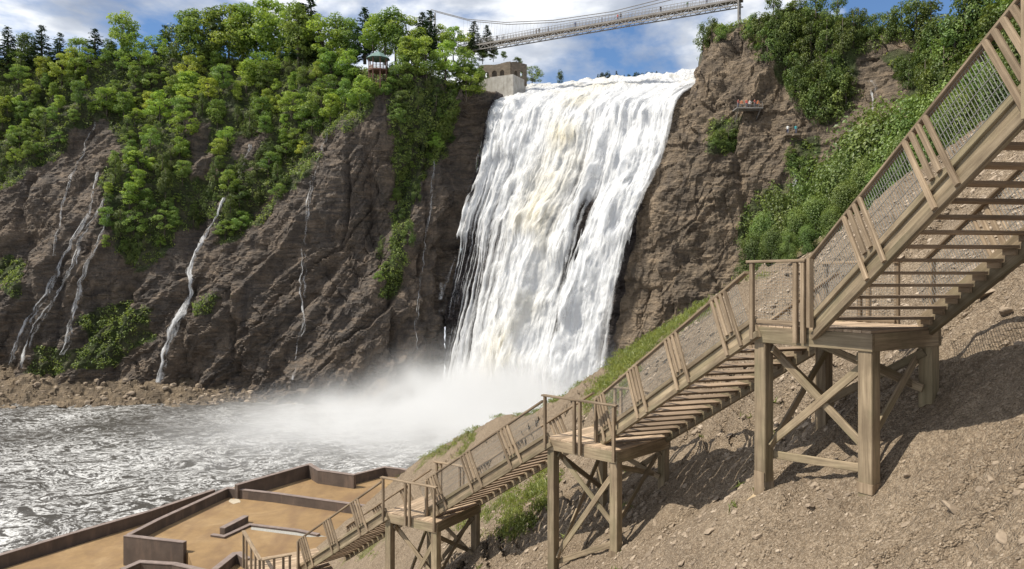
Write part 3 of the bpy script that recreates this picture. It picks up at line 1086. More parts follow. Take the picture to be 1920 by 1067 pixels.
def flight(top, bot, zt, zb, width, label, risers=18, groups=3, goff=0.5, mesh_side=(1,), newel=0, gap=1.85):
    """left stringer runs in plan from top (x,y) to bot (x,y)"""
    T, B = Vector((*top, zt)), Vector((*bot, zb))
    rise = (zt - zb) / risers
    a = Vector((B.x - T.x, B.y - T.y, 0))
    run = a.length
    a.normalize()
    b = perp(a)
    root = thing('stair_flight', (B.x, B.y, zb), label, 'stairs', 'flights of the timber stairway')
    n0 = Vector((B.x, B.y, zb + rise))                 # nosing line, bottom
    n1 = Vector((T.x, T.y, zt))
    d = (n1 - n0)
    Ls = d.length
    d.normalize()
    nrm = Vector((0, 0, 1)) - d * d.z
    nrm.normalize()
    # treads
    tdep = max(0.285, run / (risers - 1) - 0.012)
    for i in range(risers - 1):
        q = (i + 0.5) / (risers - 1)
        c = n0.lerp(n1, i / (risers - 1))
        p0 = c + b * 0.06 - a * (tdep / 2 - 0.012)
        p0.z -= 0.024
        td = beam('tread', p0, p0 + b * (width - 0.12), tdep, 0.045, M_TREAD, root, UP, 0.006)
        for s in (0.085, width - 0.085):
            q0 = c + b * s - a * 0.24
            q1 = c + b * s - a * 0.02
            q0.z -= 0.09
            q1.z -= 0.09
            if i % 1 == 0 and s > 1:
                beam('tread_cleat', q0, q1, 0.045, 0.085, M_RAIL, root, UP, 0.005, td)
    # stringers: a web with a proud strip along its upper and lower edge
    for s, sgn in ((0.0, -1), (width, 1)):
        o0 = n0 + b * s - d * 0.22
        o1 = n1 + b * s + d * 0.12
        st = beam('stringer', o0 - nrm * 0.12, o1 - nrm * 0.12, 0.05, 0.36, M_WOOD, root, nrm, 0.006)
        off = b * sgn * 0.045
        beam('stringer_edge', o0 + off + nrm * 0.015, o1 + off + nrm * 0.015, 0.05, 0.09, M_WOOD, root, nrm, 0.008, st)
        beam('stringer_edge', o0 + off - nrm * 0.245, o1 + off - nrm * 0.245, 0.05, 0.11, M_WOOD, root, nrm, 0.008, st)
        # handrail
        hr = 0.80
        tph = hr * d.z / math.hypot(d.x, d.y)
        r0, r1 = n0 + b * s + off * 1.2 + nrm * hr + d * (tph - 0.05), n1 + b * s + off * 1.2 + nrm * hr + d * (tph - 0.06)
        beam('handrail', r0, r1, 0.10, 0.05, M_RAIL, root, nrm, 0.01)
        nw = n0 + b * s + off * 2.4
        beam('newel_post', Vector((nw.x, nw.y, zb + 0.004)), Vector((nw.x, nw.y, r0.z - 0.01)), 0.085, 0.085, M_RAIL, root, a, 0.01)
        if newel:
            nw = n0 + b * s + off * 2.4 - a * newel
            zz0 = n0.z + newel * (n1.z - n0.z) / math.hypot(n1.x - n0.x, n1.y - n0.y)
            beam('newel_post', Vector((nw.x, nw.y, zz0 - 0.42)), Vector((nw.x, nw.y, zz0 + 1.35)), 0.10, 0.10, M_WOOD, root, a, 0.01)
        gs = []
        for k in range(groups):
            s0 = goff + k * gap
            if s0 + 0.45 > Ls + 0.1:
                continue
            gs.append(s0)
            for j in range(4):
                e = n0 + b * s + d * (s0 + j * 0.15) + off * 1.95
                lo = -0.28 if j in (0, 3) else 0.045
                beam('picket', e + nrm * lo, e + nrm * (hr - 0.02), 0.05, 0.082, M_RAIL, root, d, 0.014)
        ends = [0.0] + [v for s0 in gs for v in (s0, s0 + 0.45)] + [Ls]
        if sgn in mesh_side:
            for k in range(0, len(ends) - 1, 2):
                if ends[k + 1] - ends[k] < 0.15:
                    continue
                e0 = n0 + b * s + d * ends[k] + off * 1.2
                e1 = n0 + b * s + d * ends[k + 1] + off * 1.2
                wire_panel(root, e0 + nrm * 0.07, e1 + nrm * 0.07, e0 + nrm * (hr - 0.03), e1 + nrm * (hr - 0.03))
    return root


def landing(FL, NL, width, z, label, rails, bracket=False, legw=0.22):
    A, Bn = Vector((*FL, z)), Vector((*NL, z))
    a = A - Bn
    ln = a.length
    a.normalize()
    b = perp(a)
    cx = (A + Bn) / 2 + b * width / 2
    root = thing('stair_landing', (cx.x, cx.y, hz(cx.x, cx.y)), label, 'landing', 'landings of the timber stairway')
    P = lambda s, w, h=0.0: Bn + a * s + b * w + UP * h          # s: near->far, w: left->right
    n = int(ln / 0.145)
    for i in range(n):
        s = (i + 0.5) * ln / n
        beam('deck_plank', P(s, 0.0, -0.02), P(s, width, -0.02), ln / n - 0.008, 0.04, M_DECK, root, UP, 0.004)
    hb = 0.27
    zc = -0.042 - hb / 2
    beam('edge_beam', P(-0.02, 0.03, zc), P(ln + 0.02, 0.03, zc), 0.07, hb, M_WOOD, root)
    beam('edge_beam', P(-0.02, width - 0.03, zc), P(ln + 0.02, width - 0.03, zc), 0.07, hb, M_WOOD, root)
    beam('edge_beam', P(0.02, 0.07, zc), P(0.02, width - 0.07, zc), 0.07, hb, M_WOOD, root)
    beam('edge_beam', P(ln - 0.02, 0.07, zc), P(ln - 0.02, width - 0.07, zc), 0.07, hb, M_WOOD, root)
    for w in np.linspace(0.45, width - 0.45, 3):
        beam('joist', P(0.06, w, zc), P(ln - 0.06, w, zc), 0.05, hb - 0.01, M_WOOD, root)
    zt = -0.042 - hb
    feet = {}
    for nm, s, w in (('NL', 0.11, 0.13), ('FL', ln - 0.11, 0.13), ('NR', 0.11, width - 0.13), ('FR', ln - 0.11, width - 0.13)):
        t0 = P(s, w, zt)
        g = hz(t0.x, t0.y)
        bot = min(g - 0.16, t0.z - 0.15)
        stand = bracket and nm == 'FL'
        if stand:
            bot = g + 0.30
        feet[nm] = (s, w, bot)
        lg = beam('leg', Vector((t0.x, t0.y, bot)), t0, legw, legw, M_WOOD, root, a, 0.012)
        if stand:
            for e_ in (-1, 1):
                q_ = Vector((t0.x, t0.y, 0)) + b * (legw / 2 + 0.012) * e_
                beam('post_bracket', q_ + UP * (g + 0.02), q_ + UP * (bot + 0.16), legw * 0.9, 0.016, M_RAIL, root, b, 0.003, lg)
            mb = MB()
            mb.tube([(t0.x, t0.y, g - 0.5), (t0.x, t0.y, g - 0.05), (t0.x, t0.y, g + 0.12)], [0.30, 0.28, 0.10], 4)
            sub('footing', mb.mesh('footing'), M_SAND, lg, root)
        elif nm in ('NL', 'FL'):
            beam('foot_plate', Vector((t0.x, t0.y, g - 0.05)), Vector((t0.x, t0.y, g + 0.10)), legw + 0.024, legw + 0.024, M_RAIL, root, a, 0.008, lg)
            mb = MB()
            e = legw * 0.5
            mb.prism([(t0.x + (a * i + b * j).x * e, t0.y + (a * i + b * j).y * e) for i, j in ((-1, -1), (1, -1), (1, 1), (-1, 1))], g - 0.7, g - 0.17)
            sub('footing', mb.mesh('footing'), M_CONC, lg, root)

    def brace_pair(k0, k1, offv, low=True):
        (s0, w0, b0), (s1, w1, b1) = feet[k0], feet[k1]
        h0, h1 = (z + zt) - b0, (z + zt) - b1
        q0, q1 = P(s0, w0) + offv, P(s1, w1) + offv
        up_ = offv.normalized()
        if min(h0, h1) < 0.6:
            return
        lo0, lo1 = b0 + min(0.45, h0 * 0.2) + 0.14, b1 + min(0.45, h1 * 0.2) + 0.14
        beam('cross_brace', Vector((q0.x, q0.y, lo0)), Vector((q1.x, q1.y, z + zt - 0.10)), 0.13, 0.045, M_WOOD, root, up_)
        q0b, q1b = q0 + up_ * 0.047, q1 + up_ * 0.047
        beam('cross_brace', Vector((q0b.x, q0b.y, z + zt - 0.10)), Vector((q1b.x, q1b.y, lo1)), 0.13, 0.045, M_WOOD, root, up_)
        if low:
            beam('tie_beam', Vector((q0.x, q0.y, lo0 - 0.16)), Vector((q1.x, q1.y, lo1 - 0.16)), 0.13, 0.045, M_WOOD, root, up_)
    e = legw / 2 + 0.024
    brace_pair('FL', 'NL', -b * e * -1 * 0 + -b * 0 + b * (-(e - 2 * e)) * 0 + b * e)
    brace_pair('NL', 'NR', a * e, False)
    brace_pair('FL', 'FR', -a * e, False)
    brace_pair('FR', 'NR', -b * e, False)
    # railings: (from s,w to s,w, posts fractions)
    for (s0, w0, s1, w1, posts, msh) in rails:
        q0, q1 = P(s0, w0), P(s1, w1)
        dr = (q1 - q0).normalized()
        side = UP.cross(dr)
        outw = side if (q0 + side * 0.1 - cx).length > (q0 - side * 0.1 - cx).length else -side
        for f in posts:
            q = q0.lerp(q1, f) + outw * 0.062
            beam('rail_post', q + UP * -0.26, q + UP * 1.03, 0.075, 0.075, M_RAIL, root, dr, 0.01)
        beam('top_rail', q0 - dr * 0.09 + UP * 1.055 + outw * 0.05, q1 + dr * 0.06 + UP * 1.055 + outw * 0.05, 0.13, 0.045, M_RAIL, root)
        if msh:
            wire_panel(root, q0 + UP * 0.06 + outw * 0.02, q1 + UP * 0.06 + outw * 0.02, q0 + UP * 1.0 + outw * 0.02, q1 + UP * 1.0 + outw * 0.02, 0.05, 0.05, 0.0016)
            beam('bottom_rail', q0 + UP * 0.045, q1 + UP * 0.045, 0.05, 0.07, M_RAIL, root)
    return root


P1F, P1N = (4.12, 12.74), (5.28, 10.98)
P2F, P2N = (0.88, 18.96), (2.44, 17.45)
P3F, P3N = (-3.92, 22.96), (-2.22, 21.9)
P4F, P4N = (-9.75, 27.3), (-8.25, 24.6)
l1 = math.hypot(P1F[0] - P1N[0], P1F[1] - P1N[1])
l2 = math.hypot(P2F[0] - P2N[0], P2F[1] - P2N[1])
l3 = math.hypot(P3F[0] - P3N[0], P3F[1] - P3N[1])
l4 = math.hypot(P4F[0] - P4N[0], P4F[1] - P4N[1])
landing(P1F, P1N, 1.95, -0.79, 'largest timber landing on tall legs, right of the other landings', [
    (l1 - 0.02, 0, l1 * 0.52, 0, (0.0, 0.86, 1.0), True), (l1 - 0.02, 1.95, l1 * 0.35, 1.95, (0.0, 0.5, 0.62, 1.0), True)], True, 0.225)
landing(P2F, P2N, 2.3, -4.05, 'timber landing in mid slope between two flights, second from the right', [
    (l2, 0, 0, 0, (0.0, 0.44, 0.52, 0.985), False), (l2 - 0.4, 2.3, 0.1, 2.3, (0.0, 0.12, 0.62, 0.70, 1.0), False)], legw=0.22)
landing(P3F, P3N, 2.3, -7.2, 'timber landing just above the brown terrace, third from the right', [
    (l3, 0, 0, 0, (0.0, 0.44, 0.52, 0.985), False), (l3 - 0.2, 2.3, 0.1, 2.3, (0.0, 0.1, 0.55, 0.63, 1.0), False)], legw=0.22)
landing(P4F, P4N, 2.6, -10.35, 'lowest timber landing at the bottom edge of the picture', [
    (l4, 0, 0, 0, (0.0, 0.2, 0.5, 0.75, 1.0), False), (0, 0.05, 0, 0.9, (0.0, 0.4, 0.75, 1.0), False)], legw=0.2)
P0 = (5.28, 7.74)
landing((5.41, 6.72), (5.63, 5.03), 2.0, 2.53, 'topmost timber landing at the right edge of the picture', [
    (1.69, 0, 0, 0, (0.0, 1.0), True), (1.69, 2.0, 0, 2.0, (0.0, 1.0), False)], legw=0.22)
flight((5.41, 6.72), (4.78, 11.72), 2.53, -0.79, 1.86, 'near upper flight of open timber steps rising to the right edge', 19, 3, 1.55, (-1, 1), 4.22, 1.6)
flight((4.10, 12.80), (2.17, 18.4), -0.79, -4.05, 1.85, 'middle flight of timber steps below the largest landing', 18, 4, 0.35, (-1,))
flight((0.86, 19.0), (-2.50, 22.6), -4.05, -7.2, 1.85, 'flight of timber steps between the second and third landing', 18, 3, 0.5, (-1,))
flight((-3.94, 23.0), (-7.45, 26.35), -7.2, -10.35, 1.85, 'lowest flight of timber steps with the brown terrace behind it', 18, 3, 0.5, ())

# ------------------------------------------------------------------ brown terrace at the water's edge
Z0, Z1 = -24.6, -23.0
M_TERR, t, p, o = mat('terrace_gravel')
c = coord(t)
g1 = noise(t, c, 0.13, 5, 0.6, dist=1.2)
g2 = noise(t, c, 1.5, 6, 0.7)
g3 = noise(t, c, 0.35, 4, 0.6, sc=(1, 0.35, 1), rot=(0, 0, 0.5))
col = ramp(t, g1, [(0.3, (0.175, 0.108, 0.048)), (0.5, (0.25, 0.158, 0.07)), (0.7, (0.31, 0.21, 0.105))]).outputs[0]
col = mixc(t, ramp(t, g3, [(0.48, 0.0), (0.66, 0.7)]).outputs[0], col, (0.16, 0.095, 0.05))
col = mixc(t, ramp(t, g2, [(0.3, 0.35), (0.6, 0.0)]).outputs[0], col, (0.13, 0.08, 0.045))
L(t, col, p.inputs['Base Color'])
p.inputs['Roughness'].default_value = 0.9
bump(t, g2, 0.3, 0.03, p)
M_WALL, t, p, o = mat('rusted_wall')
c = coord(t)
g1 = noise(t, c, 0.6, 6, 0.65)
g2 = noise(t, c, 1.2, 4, 0.6, sc=(1, 1, 0.2))
col = ramp(t, g1, [(0.3, (0.06, 0.043, 0.034)), (0.7, (0.11, 0.08, 0.062))]).outputs[0]
col = mixc(t, ramp(t, g2, [(0.5, 0.0), (0.7, 0.6)]).outputs[0], col, (0.17, 0.115, 0.085))
L(t, col, p.inputs['Base Color'])
p.inputs['Roughness'].default_value = 0.75


def floor_poly(name, pts, z):
    mb = MB()
    mb.prism([tuple(gp(a, b, z))[:2] for a, b in pts], z - 1.0, z)
    return tag(link(name, mb.mesh(name), M_TERR), kind='structure')


floor_poly('terrace', [(239, 1021.5), (430, 918), (442, 911), (580, 879), (604, 889), (668, 897), (722, 884), (790, 890), (900, 930), (820, 1250), (430, 1250), (352, 1036)], Z1)
floor_poly('lower_terrace', [(-80, 1092), (0, 1068), (410, 938), (440, 950), (470, 1240), (-200, 1500)], Z0)


def wall(pts, zt, zb, th, label, closed=False):
    """pts: photo points of the wall's top, on its water side"""
    Q = [gp(a, b, zt) for a, b in pts]
    n = len(Q)
    mb = MB()
    offs = []
    for i in range(n):
        d0 = (Q[i] - Q[i - 1]).normalized() if i > 0 else (Q[1] - Q[0]).normalized()
        d1 = (Q[i + 1] - Q[i]).normalized() if i < n - 1 else d0
        m0, m1 = Vector((d0.y, -d0.x, 0)), Vector((d1.y, -d1.x, 0))
        mm = (m0 + m1).normalized()
        offs.append(mm * th / max(0.4, mm.dot(m1)))
    poly = [tuple(q)[:2] for q in Q] + [tuple(q + o_)[:2] for q, o_ in reversed(list(zip(Q, offs)))]
    cxy = sum(Q, Vector()) / n
    # top slab in a lighter colour: sunlight painted on the wall's top edge
    root = thing('terrace_wall', (cxy.x, cxy.y, zb), label, 'wall', 'rust brown terrace walls')
    mb.prism(poly, zb, zt - 0.06)
    link('wall_face', mb.mesh('wall_face'), M_WALL, root)
    mc = MB()
    poly2 = [tuple(q - o_ * 0.08)[:2] for q, o_ in zip(Q, offs)] + [tuple(q + o_ * 1.08)[:2] for q, o_ in reversed(list(zip(Q, offs)))]
    mc.prism(poly2, zt - 0.058, zt)
    link('lit_wall_top', mc.mesh('lit_wall_top'), M_LIT_TOP, root)
    return root


M_LIT_TOP = plain('lit_wall_top', (0.20, 0.155, 0.135), 0.7, 0.25, 1.5)
wall([(-90, 1066), (0, 1038), (130, 999), (277, 957), (398, 917)], -23.5, -29.5, 0.45, 'long low rust brown wall along the water at the left edge')
wall([(238, 1001), (293, 973), (426, 913), (519, 923), (692, 947), (720, 950)], -22.05, Z0 - 0.4, 0.4, 'angled wall round the larger upper terrace')
wall([(350, 1014), (238, 1001.5)][::-1], -22.06, Z0 - 0.4, 0.4, 'short wall facing the camera at the corner of the upper terrace')
wall([(440, 908), (582, 868), (602, 880), (668, 889)], -21.5, Z1 - 0.8, 0.45, 'farthest wall with a pointed corner beside the water')
wall([(641, 894), (721, 874), (756, 878), (800, 888)], -21.95, Z1 - 0.8, 0.4, 'wing wall at the right end of the far terrace')
wall([(412, 989), (457, 966)], -22.35, Z1 - 0.2, 0.5, 'short free standing bench wall in the middle of the terrace')
wall([(400, 1000), (420, 1003), (468, 981), (560, 992), (600, 1000)], -22.8, Z1 - 0.2, 0.35, 'low kerb bent round the grey gravel bed on the terrace')
wall([(225, 1066), (262, 1050), (330, 1054), (400, 1070)], -22.5, Z0 - 0.4, 0.45, 'brown wall cut by the bottom edge of the picture')
wall([(380, 1080), (436, 1036), (452, 1034), (470, 1046)], -22.2, Z1 - 0.3, 0.45, 'dark sloping wall end left of the lowest landing')
g_ = MB().prism([tuple(gp(a, b, Z1))[:2] for a, b in ((472, 986), (560, 997), (612, 1006), (580, 1007), (470, 993))], Z1 - 0.1, Z1 + 0.006)
tag(link('gravel_bed', g_.mesh('gravel_bed'), plain('grey_gravel', (0.30, 0.29, 0.26), 0.9, 0.3, 8)), kind='structure')
g_ = MB().prism([tuple(gp(440 + 11 * math.cos(k * 0.449), 940 + 4.5 * math.sin(k * 0.449) + math.sin(k * 2), Z1))[:2] for k in range(14)][::-1], Z1 - 0.1, Z1 + 0.03)
tag(link('flat_stone', g_.mesh('flat_stone'), plain('pale_stone', (0.42, 0.36, 0.27), 0.8, 0.15, 2)), 'pale flat stone slab lying on the upper terrace', 'stone')
# stony bank between the outer wall and the water
bk = [(-120, 1076), (0, 1034), (130, 995), (277, 953), (398, 913), (440, 905), (582, 866), (640, 880), (720, 872), (820, 880)]
B0 = np.array([list(gp(a, b, -23.9)) for a, b in bk])
tt = np.linspace(0, len(bk) - 1, 320)
E0 = np.stack([np.interp(tt, np.arange(len(bk)), B0[:, k]) for k in range(2)], 1)
ww = np.linspace(0, 1, 26)
nrm2 = np.array([-0.62, 0.78])
BX = E0[:, None, 0] + nrm2[0] * ww[None, :] * 8.5 + 0.7 * fbm(tt[:, None] * 9, ww[None, :] * 4, np.zeros((320, 26)), 2, 851) * ww[None]
BY = E0[:, None, 1] + nrm2[1] * ww[None, :] * 8.5
BZ = -24.6 - 5.6 * ww[None, :] + 0.5 * fbm(BX / 1.2, BY / 1.2, 0 * BX, 3, 852, 0.6)
bm_ = mesh_np('riverbank', np.stack([BX, BY, BZ], -1).reshape(-1, 3), grid_faces(320, 26), False)
attr(bm_, 'veg', np.zeros(BX.size))
bm_.materials.append(M_SHORE)
tag(link('riverbank', bm_), kind='structure')

# ------------------------------------------------------------------ trees
def quads(C, size, nrm=None, asp=0.6, spread=1.0, updir=None):
    """leaf-sized pointed quads at C with random tilt; nrm biases their facing"""
    n = len(C)
    u = RNG.normal(size=(n, 3))
    if nrm is not None:
        w = nrm + RNG.normal(size=(n, 3)) * spread
    else:
        w = RNG.normal(size=(n, 3))
    w /= np.linalg.norm(w, axis=1, keepdims=True) + 1e-9
    if updir is not None:
        u = updir + 0.35 * u
    u = u - (u * w).sum(1, keepdims=True) * w
    u /= np.linalg.norm(u, axis=1, keepdims=True) + 1e-9
    v = np.cross(w, u)
    s = (size * RNG.uniform(0.6, 1.3, n))[:, None]
    V = np.stack([C - u * s, C + v * s * asp + w * s * 0.12, C + u * s, C - v * s * asp + w * s * 0.12], 1).reshape(-1, 3)
    return V, np.arange(4 * n).reshape(n, 4)


def foliage_mesh(name, C, size, tint, nrm=None, asp=0.6, spread=0.9, material=None, updir=None):
    V, Fc = quads(C, size, nrm, asp, spread, updir)
    m = mesh_np(name, V, Fc, False)
    attr(m, 'tint', np.repeat(tint, 4))
    m.materials.append(material or M_LEAF)
    return m


def rnd_dirs(n):
    d = RNG.normal(size=(n, 3))
    return d / np.linalg.norm(d, axis=1, keepdims=True)


def proto_decid(k, nl=3600, fine=0.82):
    """unit-height broadleaf: crown of uneven clumps on a forked trunk"""
    wide = [0.22, 0.40, 0.30, 0.34, 0.18, 0.26, 0.36, 0.24][k % 8]
    nc = int(RNG.integers(20, 42))
    cs, rs = [], []
    while len(cs) < nc:
        z = RNG.uniform(0.22, 0.95)
        rr = wide * math.sqrt(max(0.03, 1 - ((z - 0.52) / 0.46) ** 2))
        th = RNG.uniform(0, 2 * math.pi)
        r = rr * math.sqrt(RNG.uniform(0.15, 1.0))
        cs.append((r * math.cos(th) + 0.04 * math.sin(5 * z + k), r * math.sin(th), z))
        rs.append(RNG.uniform(0.04, 0.135))
    cs, rs = np.array(cs), np.array(rs)
    w = rs**2
    idx = RNG.choice(nc, nl, p=w / w.sum())
    d = rnd_dirs(nl)
    C = cs[idx] + d * (rs[idx] * RNG.uniform(0.35, 1.0, nl) ** 0.5)[:, None] * np.array([1.15, 1.15, 0.8])
    tintc = RNG.uniform(0.1, 0.9, nc)
    tint = np.clip(tintc[idx] + RNG.uniform(-0.25, 0.25, nl), 0, 1)
    out = C - np.array([0, 0, 0.5])
    out /= np.linalg.norm(out, axis=1, keepdims=True)
    crown = foliage_mesh('leafy_crown', C, 0.024 * fine, tint, d * 0.7 + out * 0.4 + np.array([0, 0, 0.5]), 0.62, 0.7)
    mb = MB()
    mb.tube([(0, 0, -0.06), (0.005, 0, 0.15), (0.015, 0.01, 0.4), (0.02, 0.0, 0.75)], [0.022, 0.018, 0.013, 0.004], 6)
    for q in cs[RNG.choice(nc, 9, replace=False)]:
        z0 = 0.2 + 0.35 * q[2]
        mb.tube([(0.01, 0, z0), tuple((np.array([0.01, 0, z0]) + q) / 2 + np.array([0, 0, 0.02])), tuple(q)], [0.009, 0.006, 0.002], 5)
    return crown, mb.mesh('trunk', True)


def proto_spruce(k):
    C, U, tint = [], [], []
    mb = MB()
    mb.tube([(0, 0, -0.06), (0, 0, 0.5), (0, 0, 0.99)], [0.02, 0.012, 0.002], 6)
    z = 0.10
    while z < 0.985:
        R = (0.21 + 0.02 * math.sin(17 * z + k)) * (1 - z) ** 0.85 + 0.012
        nb = int(6 + 7 * (1 - z))
        for j in range(nb):
            th = RNG.uniform(0, 2 * math.pi)
            r1 = R * RNG.uniform(0.65, 1.12)
            m = max(5, int(26 * r1 / 0.2))
            q = np.sqrt(RNG.uniform(0.05, 1, m))
            x = r1 * q * math.cos(th) + RNG.normal(0, 0.012, m)
            y = r1 * q * math.sin(th) + RNG.normal(0, 0.012, m)
            zz = z - 0.25 * r1 * q + 0.05 * q * q * r1 + RNG.normal(0, 0.006, m)
            C.append(np.stack([x, y, zz], 1))
            U.append(np.tile([math.cos(th), math.sin(th), -0.3], (m, 1)))
            tint.append(np.clip(RNG.uniform(0.1, 0.7) + RNG.uniform(-0.2, 0.2, m) + 0.2 * q, 0, 1))
        z += RNG.uniform(0.022, 0.04)
    C, U, tint = np.concatenate(C), np.concatenate(U), np.concatenate(tint)
    return foliage_mesh('needle_crown', C, 0.017, tint, np.tile([0, 0, 1.0], (len(C), 1)), 0.45, 0.6, M_NEEDLE, U), mb.mesh('trunk', True)


def proto_cedar(k, nl=3000, size=0.02, wide=0.2, lobes=26, asp=0.42, upright=True):
    """dense white-cedar: ogive of upright sprays with ragged lobes"""
    nc = lobes
    zc = RNG.uniform(0.05, 0.93, nc)
    th = RNG.uniform(0, 2 * math.pi, nc)
    rr = wide * np.clip(np.sin(np.pi * np.clip(0.16 + 0.84 * zc, 0, 1)) ** 0.7, 0.05, 1) * RNG.uniform(0.45, 1.0, nc)
    cs = np.stack([rr * np.cos(th), rr * np.sin(th), zc], 1)
    cr = RNG.uniform(0.05, 0.10, nc) * (wide / 0.2)
    idx = RNG.choice(nc, nl)
    d = rnd_dirs(nl)
    C = cs[idx] + d * (cr[idx] * RNG.uniform(0.4, 1, nl) ** 0.5)[:, None] * np.array([1, 1, 1.7])
    tint = np.clip(RNG.uniform(0.1, 0.85, nc)[idx] + RNG.uniform(-0.25, 0.25, nl) + 0.25 * d[:, 2], 0, 1)
    out = C * np.array([1, 1, 0.15])
    out /= np.linalg.norm(out, axis=1, keepdims=True) + 1e-6
    mb = MB()
    mb.tube([(0, 0, -0.08), (0.004, 0, 0.4), (0, 0.004, 0.9)], [0.022, 0.014, 0.003], 6)
    for q in cs[:8]:
        mb.tube([(0, 0, max(0.02, q[2] - 0.1)), tuple(q)], [0.007, 0.002], 5)
    return foliage_mesh('cedar_crown', C, size, tint, out + d * 0.6 + np.array([0, 0, 0.25]), asp, 0.8, M_NEEDLE, np.tile([0, 0, 1.0], (nl, 1)) if upright else None), mb.mesh('trunk', True)


DEC = [proto_decid(k) for k in range(8)]
SPR = [proto_spruce(k) for k in range(3)]
CED = [proto_cedar(k) for k in range(4)]
CEDN = [proto_cedar(k + 9, 14000, 0.0115, 0.27, 46, 0.62, False) for k in range(3)]
for pr in DEC + SPR + CED + CEDN:
    pr[1].materials.append(M_BARK)

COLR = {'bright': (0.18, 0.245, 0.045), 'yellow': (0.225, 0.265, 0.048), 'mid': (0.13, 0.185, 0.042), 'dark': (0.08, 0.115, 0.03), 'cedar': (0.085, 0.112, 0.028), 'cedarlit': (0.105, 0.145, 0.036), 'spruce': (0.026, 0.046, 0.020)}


def tree(name, proto, loc, h, colour, label, group=None, wide=1.0, tilt=0.0):
    root = thing(name, loc, label, 'tree', group)
    rz = random.uniform(0, 6.283)
    M = Matrix.Translation(loc) @ Matrix.Rotation(tilt, 4, Vector((1, 0.6, 0)).normalized()) @ Matrix.Rotation(rz, 4, 'Z') @ Matrix.Diagonal((h * wide, h * wide, h, 1))
    link('trunk', proto[1], None, root, M)
    cr = link('crown', proto[0], None, root, M)
    j = random.uniform(0.8, 1.22)
    c = COLR[colour]
    cr.color = (c[0] * j * random.uniform(0.88, 1.06), c[1] * j, c[2] * j, 1)
    return root


def surf(px, py):
    for k in range(60):
        r = hit(px, py + 2 * k)
        if r is not None:
            return r[0]
    return None


# woods on the far left cliff: every tree stands on the rock it grows from
SPOT = []
tries = 0
pxy = []
while len(SPOT) < 262 and tries < 9000:
    tries += 1
    x, y = random.uniform(-110, 890), random.uniform(112, 545)
    a = np.array([x]), np.array([y])
    if not any(inpoly(*a, q)[0] for q in VEG_POLYS[:2]) or any(inpoly(*a, q)[0] for q in VEG_HOLES):
        continue
    if 672 < x < 748 and 95 < y < 190:
        continue
    s = surf(x, y)
    if s is None:
        continue
    mind = 3.4 if y < 300 else 3.0
    if any((s - q[0]).length < mind for q in SPOT):
        continue
    SPOT.append((s, x, y))
for s, x, y in SPOT:
    lowpart = y > 300 or (x < 300 and y > 240) or (x > 725 and y > 170)
    r = random.random()
    pr, col, nm, lab, h = random.choice(DEC), 'mid', 'leafy_tree', '', 0
    if r < (0.25 if lowpart else 0.10):
        pr, nm, col = random.choice(CED), 'cedar_tree', 'cedar'
        h = random.uniform(5.0, 8.0)
        lab, grp = 'dark narrow cedar among leafy trees on the left cliff', 'cedars in the wood on the left cliff'
    else:
        col = random.choice(['bright', 'bright', 'yellow', 'mid', 'mid'] if not lowpart else ['mid', 'mid', 'dark', 'bright'])
        h = 4.0 + 6.0 * random.random() ** 1.5 if not lowpart else 2.8 + 4.4 * random.random() ** 1.5
        if x > 690:
            h *= 0.85
        lab, grp = {'bright': ('bright green leafy tree in the wood on the left cliff', 'bright green trees of the left cliff wood'),
                    'yellow': ('yellow green leafy tree in the wood on the left cliff', 'yellow green trees of the left cliff wood'),
                    'mid': ('mid green leafy tree in the wood on the left cliff', 'mid green trees of the left cliff wood'),
                    'dark': ('dark green leafy bush low in the left cliff wood', 'dark green bushes of the left cliff wood')}[col]
    if x < 640 and y < 210:
        h = max(3.0, min(h, (y - 88) / F * s.y))
    zone = ('at the left edge' if x < 120 else 'above the leftmost streams' if x < 260 else 'above the widest side stream' if x < 480 else 'above the bare rock' if x < 640 else
            'around the pavilion' if y < 200 else 'on the ledges below the pavilion')
    lab = lab.replace('in the wood on the left cliff', 'on the left cliff').replace('among leafy trees on the left cliff', 'among leafy trees').replace(' low in the left cliff wood', ' in the wood') + ' ' + zone + (' high up' if y < 190 and x < 640 else '')
    tree(nm, pr, s - Vector((0, 0, 0.4)), h, col, lab, grp, random.uniform(1.0, 1.35), random.uniform(0, 0.22))

